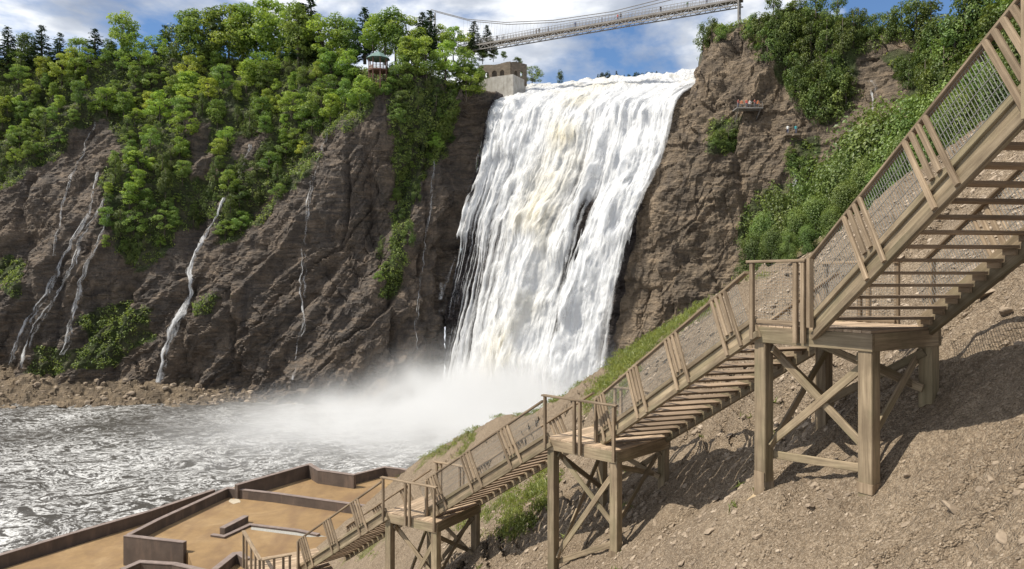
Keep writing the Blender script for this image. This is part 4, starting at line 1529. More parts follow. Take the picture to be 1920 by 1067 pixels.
# the skyline of the left cliff, tree by tree: base x, base y, top y, kind, colour, distance
SKY = [
    (-60, 135, 40, 'S', 'spruce'), (15, 132, 48, 'S', 'spruce'), (45, 130, 62, 'D', 'dark'), (78, 132, 46, 'S', 'spruce'), (112, 134, 60, 'S', 'spruce'), (150, 132, 70, 'D', 'mid'), (178, 134, 52, 'S', 'spruce'), (208, 130, 75, 'D', 'dark'),
    (228, 130, 22, 'D', 'bright'), (252, 130, 62, 'D', 'mid'), (290, 130, 66, 'D', 'bright'), (310, 128, 45, 'S', 'spruce'), (330, 128, 38, 'C', 'cedar'), (352, 128, 20, 'D', 'mid'), (378, 126, 22, 'D', 'mid'),
    (402, 124, 14, 'D', 'dark'), (428, 124, 12, 'D', 'yellow'), (455, 124, 8, 'D', 'mid'), (478, 122, 4, 'D', 'bright'), (508, 120, 0, 'D', 'bright'), (535, 120, 2, 'D', 'bright'), (560, 118, 10, 'D', 'mid'), (583, 116, -4, 'S', 'spruce'),
    (566, 118, 2, 'S', 'spruce'), (605, 124, 28, 'D', 'bright'), (632, 122, 30, 'D', 'bright'), (655, 124, 35, 'D', 'mid'), (684, 108, 12, 'S', 'spruce'), (700, 102, 26, 'D', 'bright'), (722, 110, 24, 'D', 'bright'), (742, 112, 18, 'D', 'mid'),
    (765, 112, 26, 'D', 'bright'), (792, 100, 22, 'S', 'spruce'), (806, 98, 18, 'S', 'spruce'), (830, 104, 46, 'D', 'bright'), (850, 106, 50, 'D', 'bright'), (870, 108, 58, 'D', 'yellow'), (889, 92, 38, 'S', 'spruce'), (913, 92, 46, 'S', 'spruce'),
    (905, 108, 80, 'D', 'mid'), (925, 106, 84, 'D', 'dark'), (770, 150, 75, 'D', 'bright'), (800, 160, 80, 'D', 'bright'), (835, 160, 85, 'D', 'bright'), (868, 158, 92, 'D', 'mid'), (655, 165, 100, 'D', 'bright'), (752, 175, 110, 'D', 'mid'),
]
SKLAB = {'S': ('dark pointed spruce on the skyline above the left cliff', 'skyline spruces', 'spruce_tree'),
         'C': ('slim dark cedar standing on the skyline of the left cliff', 'skyline cedars', 'cedar_tree')}
for i, (x, yb, yt, k, col) in enumerate(SKY):
    if yb >= 150:
        s = surf(x, yb)
        D = s.y
    else:
        D = 224 if x < 560 else (210 if x < 680 else (200 if x < 800 else 204))
        if x in (583, 566, 310, 684):
            D += 6
        s = pt(x, yb + 6, D)
    h = (yb + 6 - yt) / F * D
    lab, grp, nm = SKLAB[k] if k in SKLAB else (({'bright': 'bright green rounded tree on the skyline above the left cliff', 'mid': 'mid green tree on the skyline above the left cliff', 'dark': 'dark green leafy tree on the skyline above the left cliff',
                                 'yellow': 'yellowish tree on the skyline above the left cliff'}[col]), 'skyline trees ' + col, 'leafy_tree')
    if x == 228:
        lab, grp = 'tall thin leafy tree rising alone above the left skyline', None
    if grp:
        lab = lab.replace(' above the left cliff', '').replace(' of the left cliff', '') + (' at the left edge' if x < 140 else ' above the leftmost streams' if x < 300 else ' above the widest side stream' if x < 480 else ' left of the pavilion' if x < 690 else ' right of the pavilion')
    pr = {'S': SPR, 'C': CED, 'D': DEC}[k]
    tree(nm, random.choice(pr), s, h, col, lab, grp, {'S': 1.75, 'C': 1.2, 'D': 0.75 if x == 228 else 1.05}[k])
for x, yb, yt, D, col in ((884, 172, 118, 190, 'mid'), (896, 160, 128, 192, 'bright'), (905, 116, 92, 203, 'dark'), (925, 112, 94, 206, 'mid'), (945, 110, 96, 208, 'dark'), (968, 128, 108, 206, 'dark'), (874, 185, 128, 187, 'bright')):
    tree('leafy_tree', random.choice(DEC), pt(x, yb + 3, D), (yb + 3 - yt) / F * D, col, 'leafy bush crowding the old stone building by the fall', 'bushes round the stone building', 1.3)
for x, yb, h in ((690, 172, 4.2), (704, 184, 4.0), (720, 184, 4.4), (734, 176, 4.6), (748, 168, 5.0)):
    s = surf(x, yb)
    tree('leafy_tree', random.choice(DEC), s + Vector((0, -0.4, -0.4)), h, 'mid', 'leafy bush at the foot of the green roofed pavilion', 'bushes below the pavilion', 1.35)
# small trees on the far bank beyond the lip of the fall
for x, yb, yt, k, lab in ((998, 160, 124, 'D', 'round green tree on the far bank right of the stone ruin'), (1050, 155, 131, 'C', 'small lone conifer on the skyline beyond the fall'),):
    tree('leafy_tree' if k == 'D' else 'cedar_tree', (DEC if k == 'D' else CED)[1], pt(x, yb, 236), (yb - yt) / F * 236, 'mid' if k == 'D' else 'cedar', lab, None, 1.4)
for i in range(16):
    x = 1120 + i * 8.5 + random.uniform(-3, 3)
    tree('cedar_tree', random.choice(CED + SPR), pt(x, 158, 330), random.uniform(4.0, 6.5), 'spruce', 'tiny dark conifer in the far row beyond the fall', 'far row of conifers beyond the fall', 1.3)

# right cliff: cedars along its top and on its ledges
RC = []
for (x, yb, h) in [(1318, 85, 6.5), (1335, 72, 5.0), (1352, 75, 4.0), (1412, 62, 5), (1425, 85, 7), (1440, 110, 7.5), (1455, 95, 8), (1472, 130, 8), (1490, 165, 8), (1500, 190, 7.5), (1515, 205, 7), (1535, 225, 9), (1552, 232, 8.5), (1570, 215, 9), (1586, 205, 8), (1540, 180, 8), (1560, 160, 8),
                   (1505, 140, 8), (1480, 95, 9), (1520, 110, 9), (1550, 110, 9), (1580, 100, 8), (1600, 85, 7), (1450, 55, 8), (1490, 60, 8), (1530, 62, 9), (1570, 60, 8), (1610, 62, 6), (1640, 70, 5.5), (1665, 72, 6), (1690, 66, 7), (1718, 72, 8), (1745, 90, 9),
                   (1705, 160, 5.5), (1690, 150, 4.5), (1722, 150, 5), (1735, 190, 8), (1752, 215, 9), (1770, 190, 10), (1790, 150, 11), (1765, 130, 10), (1745, 140, 9), (1810, 110, 11), (1830, 80, 11), (1855, 70, 12), (1800, 210, 9), (1840, 180, 10), (1880, 130, 11), (1900, 60, 12), (1930, 100, 12), (1960, 40, 12),
                   (1775, 250, 6), (1720, 235, 5), (1745, 260, 6), (1350, 268, 3.6), (1366, 278, 4.0), (1378, 265, 3.4), (1342, 275, 2.6), (1490, 322, 4.0), (1500, 330, 4.2), (1512, 318, 3.6), (1483, 300, 3.0)]:
    s = surf(x, yb)
    if s is None:
        continue
    ledge = h < 4.3
    tree('cedar_tree', random.choice(CED), s - Vector((0, 0, 0.4)), h, random.choice(['cedar', 'cedar', 'cedarlit']) if not ledge else 'cedarlit',
         ('small green shrub on the right cliff below the lookout' if x < 1400 else 'small green shrub beside the white stream on the right cliff') if ledge else 'dark green cedar ' + ('at the right end of the footbridge' if x < 1410 else 'on the top edge of the right cliff' if yb < 105 else 'on the face of the right cliff' if x < 1640 else 'beside the grey rock patch of the right cliff' if x < 1730 else 'high behind the upper stair railing'), 'shrubs on ledges of the right cliff' if ledge else 'cedars of the right cliff', random.uniform(1.2, 1.7) if not ledge else 2.0)

# cedar bushes on the near spur behind the stairs
NEARC = [(1432, 500, 405, 30), (1460, 498, 370, 33), (1448, 505, 430, 28), (1490, 490, 395, 29), (1500, 490, 352, 34), (1530, 480, 372, 29), (1545, 478, 330, 35), (1570, 470, 310, 33), (1585, 455, 345, 28), (1605, 450, 265, 36), (1622, 430, 300, 29), (1640, 425, 240, 34),
         (1668, 400, 222, 33), (1688, 395, 260, 28), (1712, 370, 215, 31), (1740, 350, 215, 27), (1765, 330, 180, 30), (1800, 305, 180, 27), (1835, 270, 130, 29), (1870, 250, 110, 26), (1905, 225, 60, 27), (1480, 500, 440, 27), (1515, 490, 420, 27), (1560, 475, 390, 27), (1660, 410, 310, 27), (1415, 520, 440, 29)]
for i, (x, yb, yt, D) in enumerate(NEARC):
    X = (x - CX) / F * D
    zb = min(hz(X, D), (HZ - yb) / F * D + 0.3)
    ztop = (HZ - yt) / F * D
    h = max(1.0, ztop - zb)
    tree('cedar_bush', CEDN[i % 3], Vector((X, D, zb - 0.1)), h * 1.04, random.choice(['cedarlit', 'cedarlit', 'cedar']), ('bushy cedar at the left end of the near spur, above the big landing' if x < 1470 else 'bushy cedar in the middle of the near spur, left of the rising rail' if x < 1600 else 'tall bushy cedar on the near spur beside the rising rail' if x < 1720 else 'bushy cedar seen through the wire mesh of the upper stairs'), 'cedar bushes on the near spur', random.uniform(0.8, 1.1) * min(1.3, max(0.75, 2.6 / h)))

# shrub layer clothing the vegetated rock (nobody could count it)
C, Nn, T = [], [], []
cand = 0
for nm, polys, holes in (('cliff_left', VEG_POLYS, VEG_HOLES), ('cliff_right', VEG_R, [])):
    ob = bpy.data.objects[nm]
    me = ob.data
    nvt = len(me.vertices)
    co = np.empty(nvt * 3, np.float32)
    me.vertices.foreach_get('co', co)
    co = co.reshape(-1, 3)
    vg = np.empty(nvt, np.float32)
    me.attributes['veg'].data.foreach_get('value', vg)
    no = np.empty(nvt * 3, np.float32)
    me.vertices.foreach_get('normal', no)
    no = no.reshape(-1, 3)
    px, py = proj(co)
    vis = (vg > 0.45) & (px > -150) & (px < 2000) & (py > -60)
    ii = np.nonzero(vis)[0]
    k = 7000 if nm == 'cliff_left' else 1500
    ii = RNG.choice(ii, min(k, len(ii)), replace=False)
    for q in ii:
        r = RNG.uniform(0.45, 1.15)
        m = int(26 * r)
        d = rnd_dirs(m)
        nn = no[q] if no[q][1] < 0.3 else -no[q]
        C.append(co[q] + nn * 0.2 + d * r * np.sqrt(RNG.uniform(0.2, 1, m))[:, None])
        Nn.append(d + np.array([0, -0.2, 0.5]))
        T.append(np.clip(RNG.uniform(0, 0.75) + RNG.uniform(-0.2, 0.2, m), 0, 1))
C, Nn, T = np.concatenate(C), np.concatenate(Nn), np.concatenate(T)
ug = link('undergrowth', foliage_mesh('undergrowth', C, 0.22, T, Nn, 0.6, 0.6))
ug.color = (0.155, 0.20, 0.048, 1)
tag(ug, 'low green scrub clothing the cliff ledges between the trees', 'scrub', kind='stuff')

# grass and weeds on the near slope
C, U, T = [], [], []
flat = np.nonzero((hv.ravel() > 0.5) & (HY.ravel() > 14) & (dd.ravel() < 2.5) & (hpx.ravel() > 500) & (hpx.ravel() < 1500))[0]
hp = HP.reshape(-1, 3)
ii = RNG.choice(flat, min(2600, len(flat)), replace=False)
for q in ii:
    m = int(RNG.integers(9, 20))
    off = RNG.normal(0, 0.16, (m, 3)) * np.array([1, 1, 0.3])
    C.append(hp[q] + off + np.array([0, 0, 0.09]))
    U.append(np.tile([0, 0, 1.0], (m, 1)) + RNG.normal(0, 0.35, (m, 3)))
    T.append(np.clip(RNG.uniform(0.2, 1.0) + RNG.uniform(-0.2, 0.2, m), 0, 1))
# sparse tufts elsewhere on the gravel
sp_ = np.nonzero((HY.ravel() > 9) & (dd.ravel() < 0) & (hpx.ravel() > 600) & (hpx.ravel() < 1920))[0]
for q in RNG.choice(sp_, 45, replace=False):
    m = 14
    C.append(hp[q] + RNG.normal(0, 0.07, (m, 3)) * np.array([1, 1, 0.3]) + np.array([0, 0, 0.05]))
    U.append(np.tile([0, 0, 1.0], (m, 1)) + RNG.normal(0, 0.45, (m, 3)))
    T.append(np.clip(RNG.uniform(0.1, 0.8) + RNG.uniform(-0.2, 0.2, m), 0, 1))
C, U, T = np.concatenate(C), np.concatenate(U), np.concatenate(T)
V_, F_ = quads(C, 0.10, None, 0.16, 1.0, U)
gm = mesh_np('grass', V_, F_, False)
attr(gm, 'tint', np.repeat(T, 4))
gm.materials.append(M_LEAF)
gr = link('grass', gm)
gr.color = (0.15, 0.175, 0.05, 1)
tag(gr, 'short bright grass and weeds on the gravel slope', 'grass', kind='stuff')

# loose stones
def stone_verts(k):
    import bmesh
    bm = bmesh.new()
    bmesh.ops.create_icosphere(bm, subdivisions=1, radius=1.0)
    V = np.array([v.co[:] for v in bm.verts])
    Fc = np.array([[v.index for v in f.verts] for f in bm.faces])
    bm.free()
    r = np.random.default_rng(k)
    V = V * (1 + r.uniform(-0.28, 0.28, (len(V), 1)))
    V = np.clip(V, -0.78, 0.85) * np.array([1.0, r.uniform(0.6, 0.9), r.uniform(0.28, 0.55)])
    return V, Fc


ST = [stone_verts(k) for k in range(6)]
SV, SF, ST_T, base = [], [], [], 0
cnt = 0
while cnt < 15000:
    n = 4000
    yy = RNG.uniform(6.5, 30, n) ** 1.0
    xx_ = RNG.uniform(-6, 14, n)
    zz = hill(xx_, yy)
    px, py = proj(np.stack([xx_, yy, zz], -1))
    ok = (px > 780) & (px < 1960) & (py < 1100) & (fbm(xx_ / 1.6, yy / 1.6, 0 * xx_, 2, 910) > RNG.uniform(-0.7, 0.6, n))
    for x, y, z in zip(xx_[ok], yy[ok], zz[ok]):
        V0, F0 = ST[cnt % 6]
        s = 0.011 + 0.03 * RNG.random() ** 3 + 0.075 * RNG.random() ** 10
        s *= 1.0 + (y > 14) * 0.5
        a = RNG.uniform(0, 6.28)
        R = np.array([[math.cos(a), -math.sin(a), 0], [math.sin(a), math.cos(a), 0], [0, 0, 1]])
        tl = math.radians(-38)
        R2 = np.array([[math.cos(tl), 0, math.sin(tl)], [0, 1, 0], [-math.sin(tl), 0, math.cos(tl)]])
        SV.append((V0 * s) @ R.T @ R2.T + np.array([x, y, z + s * 0.12]))
        SF.append(F0 + base)
        base += len(V0)
        ST_T.append(np.full(len(V0), RNG.random()))
        cnt += 1
        if cnt >= 15000:
            break
gm = mesh_np('gravel', np.concatenate(SV), np.concatenate(SF), False)
attr(gm, 'tint', np.concatenate(ST_T))
M_STONE, t, p, o = mat('loose_stone')
g = noise(t, coord(t), 14, 4, 0.6)
col = ramp(t, getattr_fac(t, 'tint'), [(0.0, (0.18, 0.14, 0.10)), (0.6, (0.29, 0.225, 0.16)), (1.0, (0.40, 0.325, 0.245))]).outputs[0]
col = mixc(t, ramp(t, g, [(0.35, 0.4), (0.6, 0.0)]).outputs[0], col, (0.12, 0.09, 0.065))
L(t, col, p.inputs['Base Color'])
p.inputs['Roughness'].default_value = 0.9
gm.materials.append(M_STONE)
tag(link('gravel', gm), 'loose broken shale gravel strewn over the near slope', 'gravel', kind='stuff')


# boulders along the far shore
SV, SF, ST_T, base = [], [], [], 0
for k in range(1100):
    i = RNG.integers(0, 260)
    j = int(min(43, abs(RNG.normal(22, 13))))
    V0, F0 = ST[k % 6]
    sc_k = 0.22 + 0.9 * RNG.random() ** 4
    a = RNG.uniform(0, 6.28)
    R = np.array([[math.cos(a), -math.sin(a), 0], [math.sin(a), math.cos(a), 0], [0, 0, 1.4]])
    SV.append((V0 * sc_k) @ R.T + np.array([SX[i, j], YY[i, j], ZZ[i, j] + 0.1 * sc_k]))
    SF.append(F0 + base)
    base += len(V0)
    ST_T.append(np.full(len(V0), RNG.random()))
gm = mesh_np('shore_boulders', np.concatenate(SV), np.concatenate(SF), False)
attr(gm, 'tint', np.concatenate(ST_T))
gm.materials.append(M_STONE)
tag(link('shore_boulders', gm), 'broken boulders and rubble along the foot of the left cliff', 'boulders', kind='stuff')


def big_stone(px, py, s, k, label, flatk=0.5):
    """set on the hillside where the line of sight meets it"""
    Y = 5.0
    while Y < 60:
        q = pt(px, py, Y)
        if hz(q.x, q.y) >= q.z:
            break
        Y += 0.05
    import bmesh
    bm = bmesh.new()
    bmesh.ops.create_icosphere(bm, subdivisions=3, radius=1.0)
    V = np.array([v.co[:] for v in bm.verts])
    Fc = np.array([[v.index for v in f.verts] for f in bm.faces])
    bm.free()
    r = np.random.default_rng(k)
    for _ in range(9):                                           # planes struck off
        d = r.normal(size=3)
        d /= np.linalg.norm(d)
        h = r.uniform(0.5, 0.8)
        over = np.maximum(V @ d - h, 0)
        V = V - over[:, None] * d
    V = V * (1 + 0.05 * fbm(V[:, 0] * 3, V[:, 1] * 3, V[:, 2] * 3, 3, k))[:, None]
    V = V * np.array([1.25, 0.9, flatk]) * s
    m = mesh_np('rock', V, Fc, False)
    attr(m, 'tint', np.full(len(V), 0.62))
    m.materials.append(M_STONE)
    o_ = link('rock', m)
    o_.location = (q.x, q.y, hz(q.x, q.y) + s * flatk * 0.25)
    o_.rotation_euler = (r.uniform(-0.3, 0.3), -0.5, r.uniform(0, 6))
    tag(o_, label, 'rock', 'larger rocks on the gravel slope')


big_stone(1788, 962, 0.13, 1, 'largest loose flat rock on the gravel, right of the tall landing legs', 0.42)
big_stone(1555, 935, 0.10, 2, 'rock between the two front legs of the largest landing')
big_stone(1520, 955, 0.09, 3, 'rock in the gravel just in front of the largest landing', 0.6)
big_stone(1700, 895, 0.07, 4, 'small rock at the edge of the stair shadow, right of the front leg')
big_stone(1860, 905, 0.07, 5, 'small rock on the sunlit gravel near the right edge')
big_stone(1230, 985, 0.10, 6, 'rock on the gravel right of the second landing leg')
big_stone(1330, 1000, 0.09, 7, 'flat rock in the gravel left of the tall landing')
big_stone(1890, 590, 0.14, 8, 'rock sticking out of the bank above the stairs at right', 0.5)
big_stone(1850, 555, 0.16, 9, 'long rock half buried in the bank behind the upper stairs', 0.4)
big_stone(1880, 1010, 0.08, 10, 'rock in the bottom right corner gravel')
big_stone(1290, 690, 0.16, 11, 'pale rock on the slope above the middle flight')
big_stone(1420, 1010, 0.08, 12, 'rock below the left front leg of the largest landing')

# ------------------------------------------------------------------ people
def person_mesh(walk):
    P = {'pel': (0, 0, .95), 'wai': (0, .01, 1.12), 'che': (0, .01, 1.33), 'nec': (0, 0, 1.48), 'hea': (0, -.02, 1.58), 'top': (0, -.01, 1.70),
         'hl': (.10, 0, .90), 'kl': (.11, -walk, .50), 'al': (.11, -walk * 1.0 + .03, .08), 'tl': (.12, -walk - .13, .035), 'hr': (-.10, 0, .90), 'kr': (-.11, walk * .3, .49), 'ar': (-.11, walk + .05, .08), 'tr': (-.12, walk - .10, .035),
         'sl': (.19, .01, 1.41), 'el': (.25, .03, 1.13), 'wl': (.24, -.06, .90), 'fl': (.23, -.09, .81), 'sr': (-.19, .01, 1.41), 'er': (-.25, -.02, 1.13), 'wr': (-.23, -.14, .92), 'fr': (-.22, -.18, .84)}
    R = {'pel': .15, 'wai': .135, 'che': .155, 'nec': .055, 'hea': .10, 'top': .075, 'hl': .095, 'kl': .062, 'al': .042, 'tl': .04, 'hr': .095, 'kr': .062, 'ar': .042, 'tr': .04, 'sl': .065, 'el': .047, 'wl': .034, 'fl': .035, 'sr': .065, 'er': .047, 'wr': .034, 'fr': .035}
    E = 'pel-wai wai-che che-nec nec-hea hea-top pel-hl hl-kl kl-al al-tl pel-hr hr-kr kr-ar ar-tr che-sl sl-el el-wl wl-fl che-sr sr-er er-wr wr-fr'.split()
    ks = list(P)
    m = bpy.data.meshes.new('person_body')
    m.from_pydata([P[k] for k in ks], [tuple(ks.index(q) for q in e.split('-')) for e in E], [])
    ob = bpy.data.objects.new('tmp', m)
    COL.objects.link(ob)
    md = ob.modifiers.new('s', 'SKIN')
    for i, k in enumerate(ks):
        m.skin_vertices[0].data[i].radius = (R[k] * (0.8 if k in ('pel', 'wai', 'che') else 1),) * 2 if k not in ('pel', 'wai', 'che') else (R[k], R[k] * .75)
    m.skin_vertices[0].data[0].use_root = True
    sb = ob.modifiers.new('d', 'SUBSURF')
    sb.levels = 1
    dg = bpy.context.evaluated_depsgraph_get()
    me = bpy.data.meshes.new_from_object(ob.evaluated_get(dg))
    bpy.data.objects.remove(ob)
    for q in range(4):
        me.materials.append(None)
    for f in me.polygons:
        f.use_smooth = True
        c = f.center
        if c.z > 1.50:
            f.material_index = 3 if (c.z > 1.63 or c.y > 0.03) else 2
        elif c.z < 0.93 and abs(c.x) < 0.19:
            f.material_index = 1 if c.z > 0.10 else 3
        elif abs(c.x) > 0.2 and c.z < 1.0:
            f.material_index = 2
        else:
            f.material_index = 0
    return me


PB = [person_mesh(0.02), person_mesh(0.16)]
M_SKIN = plain('skin', (0.48, 0.30, 0.22), 0.6, 0.1)
M_HAIR = plain('dark_hair', (0.03, 0.022, 0.018), 0.6, 0.2)
CLO = {k: plain('cloth_' + k, v, 0.85, 0.15, 6) for k, v in {'red': (0.45, 0.06, 0.035), 'orange': (0.55, 0.16, 0.04), 'black': (0.02, 0.02, 0.022), 'blue': (0.03, 0.07, 0.20), 'white': (0.62, 0.62, 0.60), 'teal': (0.04, 0.24, 0.26), 'grey': (0.12, 0.12, 0.125), 'green': (0.05, 0.11, 0.05), 'denim': (0.05, 0.07, 0.13)}.items()}


def person(loc, face, shirt, trousers, label, group, s=1.0, k=0):
    me = PB[k % 2]
    o_ = bpy.data.objects.new('person', me)
    COL.objects.link(o_)
    for i, mm in enumerate((CLO[shirt], CLO[trousers], M_SKIN, M_HAIR)):
        o_.material_slots[i].link = 'OBJECT'
        o_.material_slots[i].material = mm
    o_.location = loc
    o_.scale = (s, s, s)
    o_.rotation_euler = (0, 0, face)
    tag(o_, label, 'person', group)
    return o_


# ------------------------------------------------------------------ footbridge above the lip of the fall
BA, BB = pt(862, 91, 206), pt(1392, 0, 169.5)
BB.z = BA.z = 63.2
M_STEEL = plain('grey_bridge_steel', (0.20, 0.185, 0.17), 0.6, 0.25, 0.6)
M_BDECK = plain('bridge_planks', (0.20, 0.16, 0.12), 0.85, 0.3, 1.5)
br = thing('suspension_footbridge', (BA + BB) / 2, 'long grey suspension footbridge crossing above the lip of the waterfall', 'bridge')
bd = (BB - BA)
bl = bd.length
bd.normalize()
bs = perp(bd)
link('bridge_deck', MB().bar(BA - UP * 0.12, BB - UP * 0.12, 1.9, 0.2).mesh('bridge_deck'), M_BDECK, br)
for s in (-1, 1):
    o_ = bs * 0.92 * s
    mb = MB()
    mb.bar(BA + o_ - UP * 0.28, BB + o_ - UP * 0.28, 0.2, 0.36)
    mb.bar(BA + o_ - UP * 1.55, BB + o_ - UP * 1.55, 0.2, 0.24)
    npan = 44
    for i in range(npan):
        a0 = BA + bd * (bl * i / npan) + o_
        a1 = BA + bd * (bl * (i + 1) / npan) + o_
        mb.bar(a0 - UP * 0.3, a0 - UP * 1.55, 0.12, 0.12, bd)
        mb.bar(a0 - UP * (0.3 if i % 2 else 1.55), a1 - UP * (1.55 if i % 2 else 0.3), 0.14, 0.14)
    link('truss', mb.mesh('truss'), M_STEEL, br)
    mb = MB()
    for i in range(npan * 2 + 1):
        a0 = BA + bd * (bl * i / (npan * 2)) + o_
        mb.bar(a0, a0 + UP * 1.25, 0.07, 0.07, bd)
    for h in (0.35, 0.75, 1.25):
        mb.bar(BA + o_ + UP * h, BB + o_ + UP * h, 0.07, 0.09 if h > 1 else 0.05)
    link('railing', mb.mesh('railing'), M_STEEL, br)
    mb = MB()
    cp = [pt(812, 20, 210), pt(880, 38, 205), pt(950, 44, 200), pt(1040, 40, 193.5), pt(1150, 24, 186), pt(1270, -6, 178), pt(1387, -48, 170)]
    cp = [p_ + o_ for p_ in cp]
    mb.tube(cp, [0.10] * len(cp), 5)
    for i in range(1, 40):
        q = i / 40 * (len(cp) - 1)
        j = int(q)
        c_ = cp[j].lerp(cp[j + 1], q - j)
        u_ = (c_ - BA).dot(bd)
        if 0 < u_ < bl:
            mb.bar(BA + bd * u_ + o_ - UP * 0.2, c_, 0.03, 0.03, bd)
    link('suspension_cable', mb.mesh('suspension_cable'), M_STEEL, br)
for (x, D, y0, y1) in ((812, 212, 22, 100), (1386, 169.5, -50, 70)):
    mb = MB()
    for s in (-1, 1):
        o_ = bs * 0.95 * s
        mb.bar(pt(x, y1, D) + o_, pt(x, y0, D) + o_, 0.32, 0.32, bd)
    for k in range(5 if x > 900 else 0):
        q = pt(x, y0 + (y1 - y0) * k / 5, D)
        mb.bar(q - bs * 0.95, q + bs * 0.95, 0.18, 0.18)
    link('tower', mb.mesh('tower'), M_STEEL, br)
pp = [(932, 'black', 'denim', 'person in dark clothes at the left end of the footbridge'), (1005, 'grey', 'black', 'one of a pair in grey on the left half of the footbridge'), (1011, 'black', 'grey', 'one of a pair in black on the left half of the footbridge'),
      (1028, 'black', 'black', 'person all in black on the footbridge right of the pair'), (1078, 'blue', 'denim', 'person in blue at mid span of the footbridge'), (1129, 'black', 'denim', 'person in black on the footbridge over the middle of the fall'),
      (1158, 'red', 'denim', 'person in red on the footbridge, left of the couple'), (1164, 'grey', 'black', 'person in grey close beside the red one on the footbridge'), (1239, 'black', 'denim', 'lone dark figure on the right half of the footbridge'), (1326, 'blue', 'black', 'rightmost person on the footbridge near the tower'),
      (944, 'white', 'denim', 'person in white at the left end of the footbridge'), (1240.5 + 48, 'green', 'grey', 'person in green on the footbridge near its right end')]
for k, (x, sh, tr_, lab) in enumerate(pp):
    tx = (x - CX) / F
    # where the sight line at x crosses the bridge in plan
    q = (tx * BA.y - BA.x) / (bd.x - tx * bd.y)
    loc = BA + bd * q + bs * random.uniform(-0.35, 0.35) - UP * 0.02
    person(loc, random.uniform(0, 6.28), sh, tr_, lab, 'people on the footbridge', random.uniform(0.95, 1.06), k)

# ------------------------------------------------------------------ pavilion, stone ruin and concrete abutment
M_ROOF = plain('green_copper_roof', (0.11, 0.18, 0.16), 0.6, 0.2, 1.5)
M_PAV = plain('red_brown_timber', (0.13, 0.06, 0.042), 0.8, 0.25, 3)
M_PAVW = plain('pale_railing', (0.40, 0.36, 0.32), 0.8, 0.15, 3)
gpav = surf(711, 168) or pt(711, 168, 186)
Dp = gpav.y + 0.5
pc = pt(709, 132, Dp)
sc_ = Dp / F
pav = thing('pavilion', (pc.x, pc.y, gpav.z), 'small octagonal lookout pavilion with green roof on the left cliff edge', 'pavilion')
R_ = 18 * sc_
oct_ = lambda r, z: [Vector((pc.x + r * math.cos(k * math.pi / 4 + 0.39), pc.y + r * math.sin(k * math.pi / 4 + 0.39), z)) for k in range(8)]
z_floor, z_eave, z_top = pc.z, pt(0, 111, Dp).z, pt(0, 96, Dp).z
mb = MB()
e = oct_(R_ * 1.28, z_eave)
e2 = oct_(R_ * 0.62, z_eave + (z_top - z_eave) * 0.62)
b0 = len(mb.v)
mb.v += [tuple(v) for v in e] + [tuple(v) for v in e2] + [(pc.x, pc.y, z_top)]
for k in range(8):
    mb.f.append((k, (k + 1) % 8, 8 + (k + 1) % 8, 8 + k))
    mb.f.append((8 + k, 8 + (k + 1) % 8, 16))
mb.f.append(tuple(reversed(range(8))))
rf = link('roof', mb.mesh('roof'), M_ROOF, pav)
sub('finial', MB().tube([(pc.x, pc.y, z_top - 0.1), (pc.x, pc.y, z_top + 0.35), (pc.x, pc.y, z_top + 0.8)], [0.1, 0.12, 0.02], 6).mesh('finial'), M_ROOF, rf, pav)
link('floor', MB().prism([tuple(v)[:2] for v in oct_(R_ * 1.08, 0)], z_floor - 0.3, z_floor).mesh('floor'), M_PAV, pav)
for v, v2 in zip(oct_(R_ * 0.97, z_floor), oct_(R_ * 0.97, z_eave)):
    link('post', MB().bar(v, v2, 0.22, 0.22, (1, 0, 0)).mesh('post'), M_PAV, pav)
    v3 = v.copy()
    v3.z = min(gpav.z, z_floor - 1.0) - 1.0
    link('stilt', MB().bar(v3, v - UP * 0.3, 0.24, 0.24, (1, 0, 0)).mesh('stilt'), M_PAV, pav)
q8 = oct_(R_ * 0.97, 0)
for k in range(8):
    a_, b_ = q8[k], q8[(k + 1) % 8]
    mb = MB()
    for h in (0.25, 0.95):
        mb.bar(a_ + UP * (z_floor + h), b_ + UP * (z_floor + h), 0.07, 0.09)
    for i in range(1, 9):
        c_ = a_.lerp(b_, i / 9)
        mb.bar(c_ + UP * (z_floor + 0.25), c_ + UP * (z_floor + 0.95), 0.05, 0.05, (1, 0, 0))
    bal = link('balustrade', mb.mesh('balustrade'), M_PAVW, pav)
    if k in (1, 2, 3, 4, 7, 0):
        sub('infill_panel', MB().bar(a_.lerp(b_, 0.06) + UP * (z_floor + 0.5), a_.lerp(b_, 0.94) + UP * (z_floor + 0.5), 0.04, 0.6).mesh('infill_panel'), M_PAV, bal, pav)
# timber walkway beside the pavilion
wk = thing('viewing_walkway', pt(745, 150, Dp + 1), 'pale timber walkway and steps beside the green roofed pavilion', 'walkway')
for k in range(5):
    q = pt(736 + k * 4, 134 + k * 4, Dp + 0.4 * k)
    link('step', MB().box(q, ((1, 0, 0), (0, 1, 0), (0, 0, 1)), (0.5, 0.8, 0.08)).mesh('step'), M_PAVW, wk)
    link('baluster', MB().bar(q + Vector((0.3, -0.75, 0.05)), q + Vector((0.3, -0.75, 1.05)), 0.07, 0.07, (1, 0, 0)).mesh('baluster'), M_PAVW, wk)
    link('support', MB().bar(q + Vector((0.3, 0, -3.5)), q - UP * 0.05, 0.16, 0.16, (1, 0, 0)).mesh('support'), M_PAV, wk)
link('rail', MB().bar(pt(735, 126, Dp) + Vector((0, -0.75, 0)), pt(756, 143, Dp + 1.6) + Vector((0, -0.75, 0)), 0.09, 0.09).mesh('rail'), M_PAVW, wk)

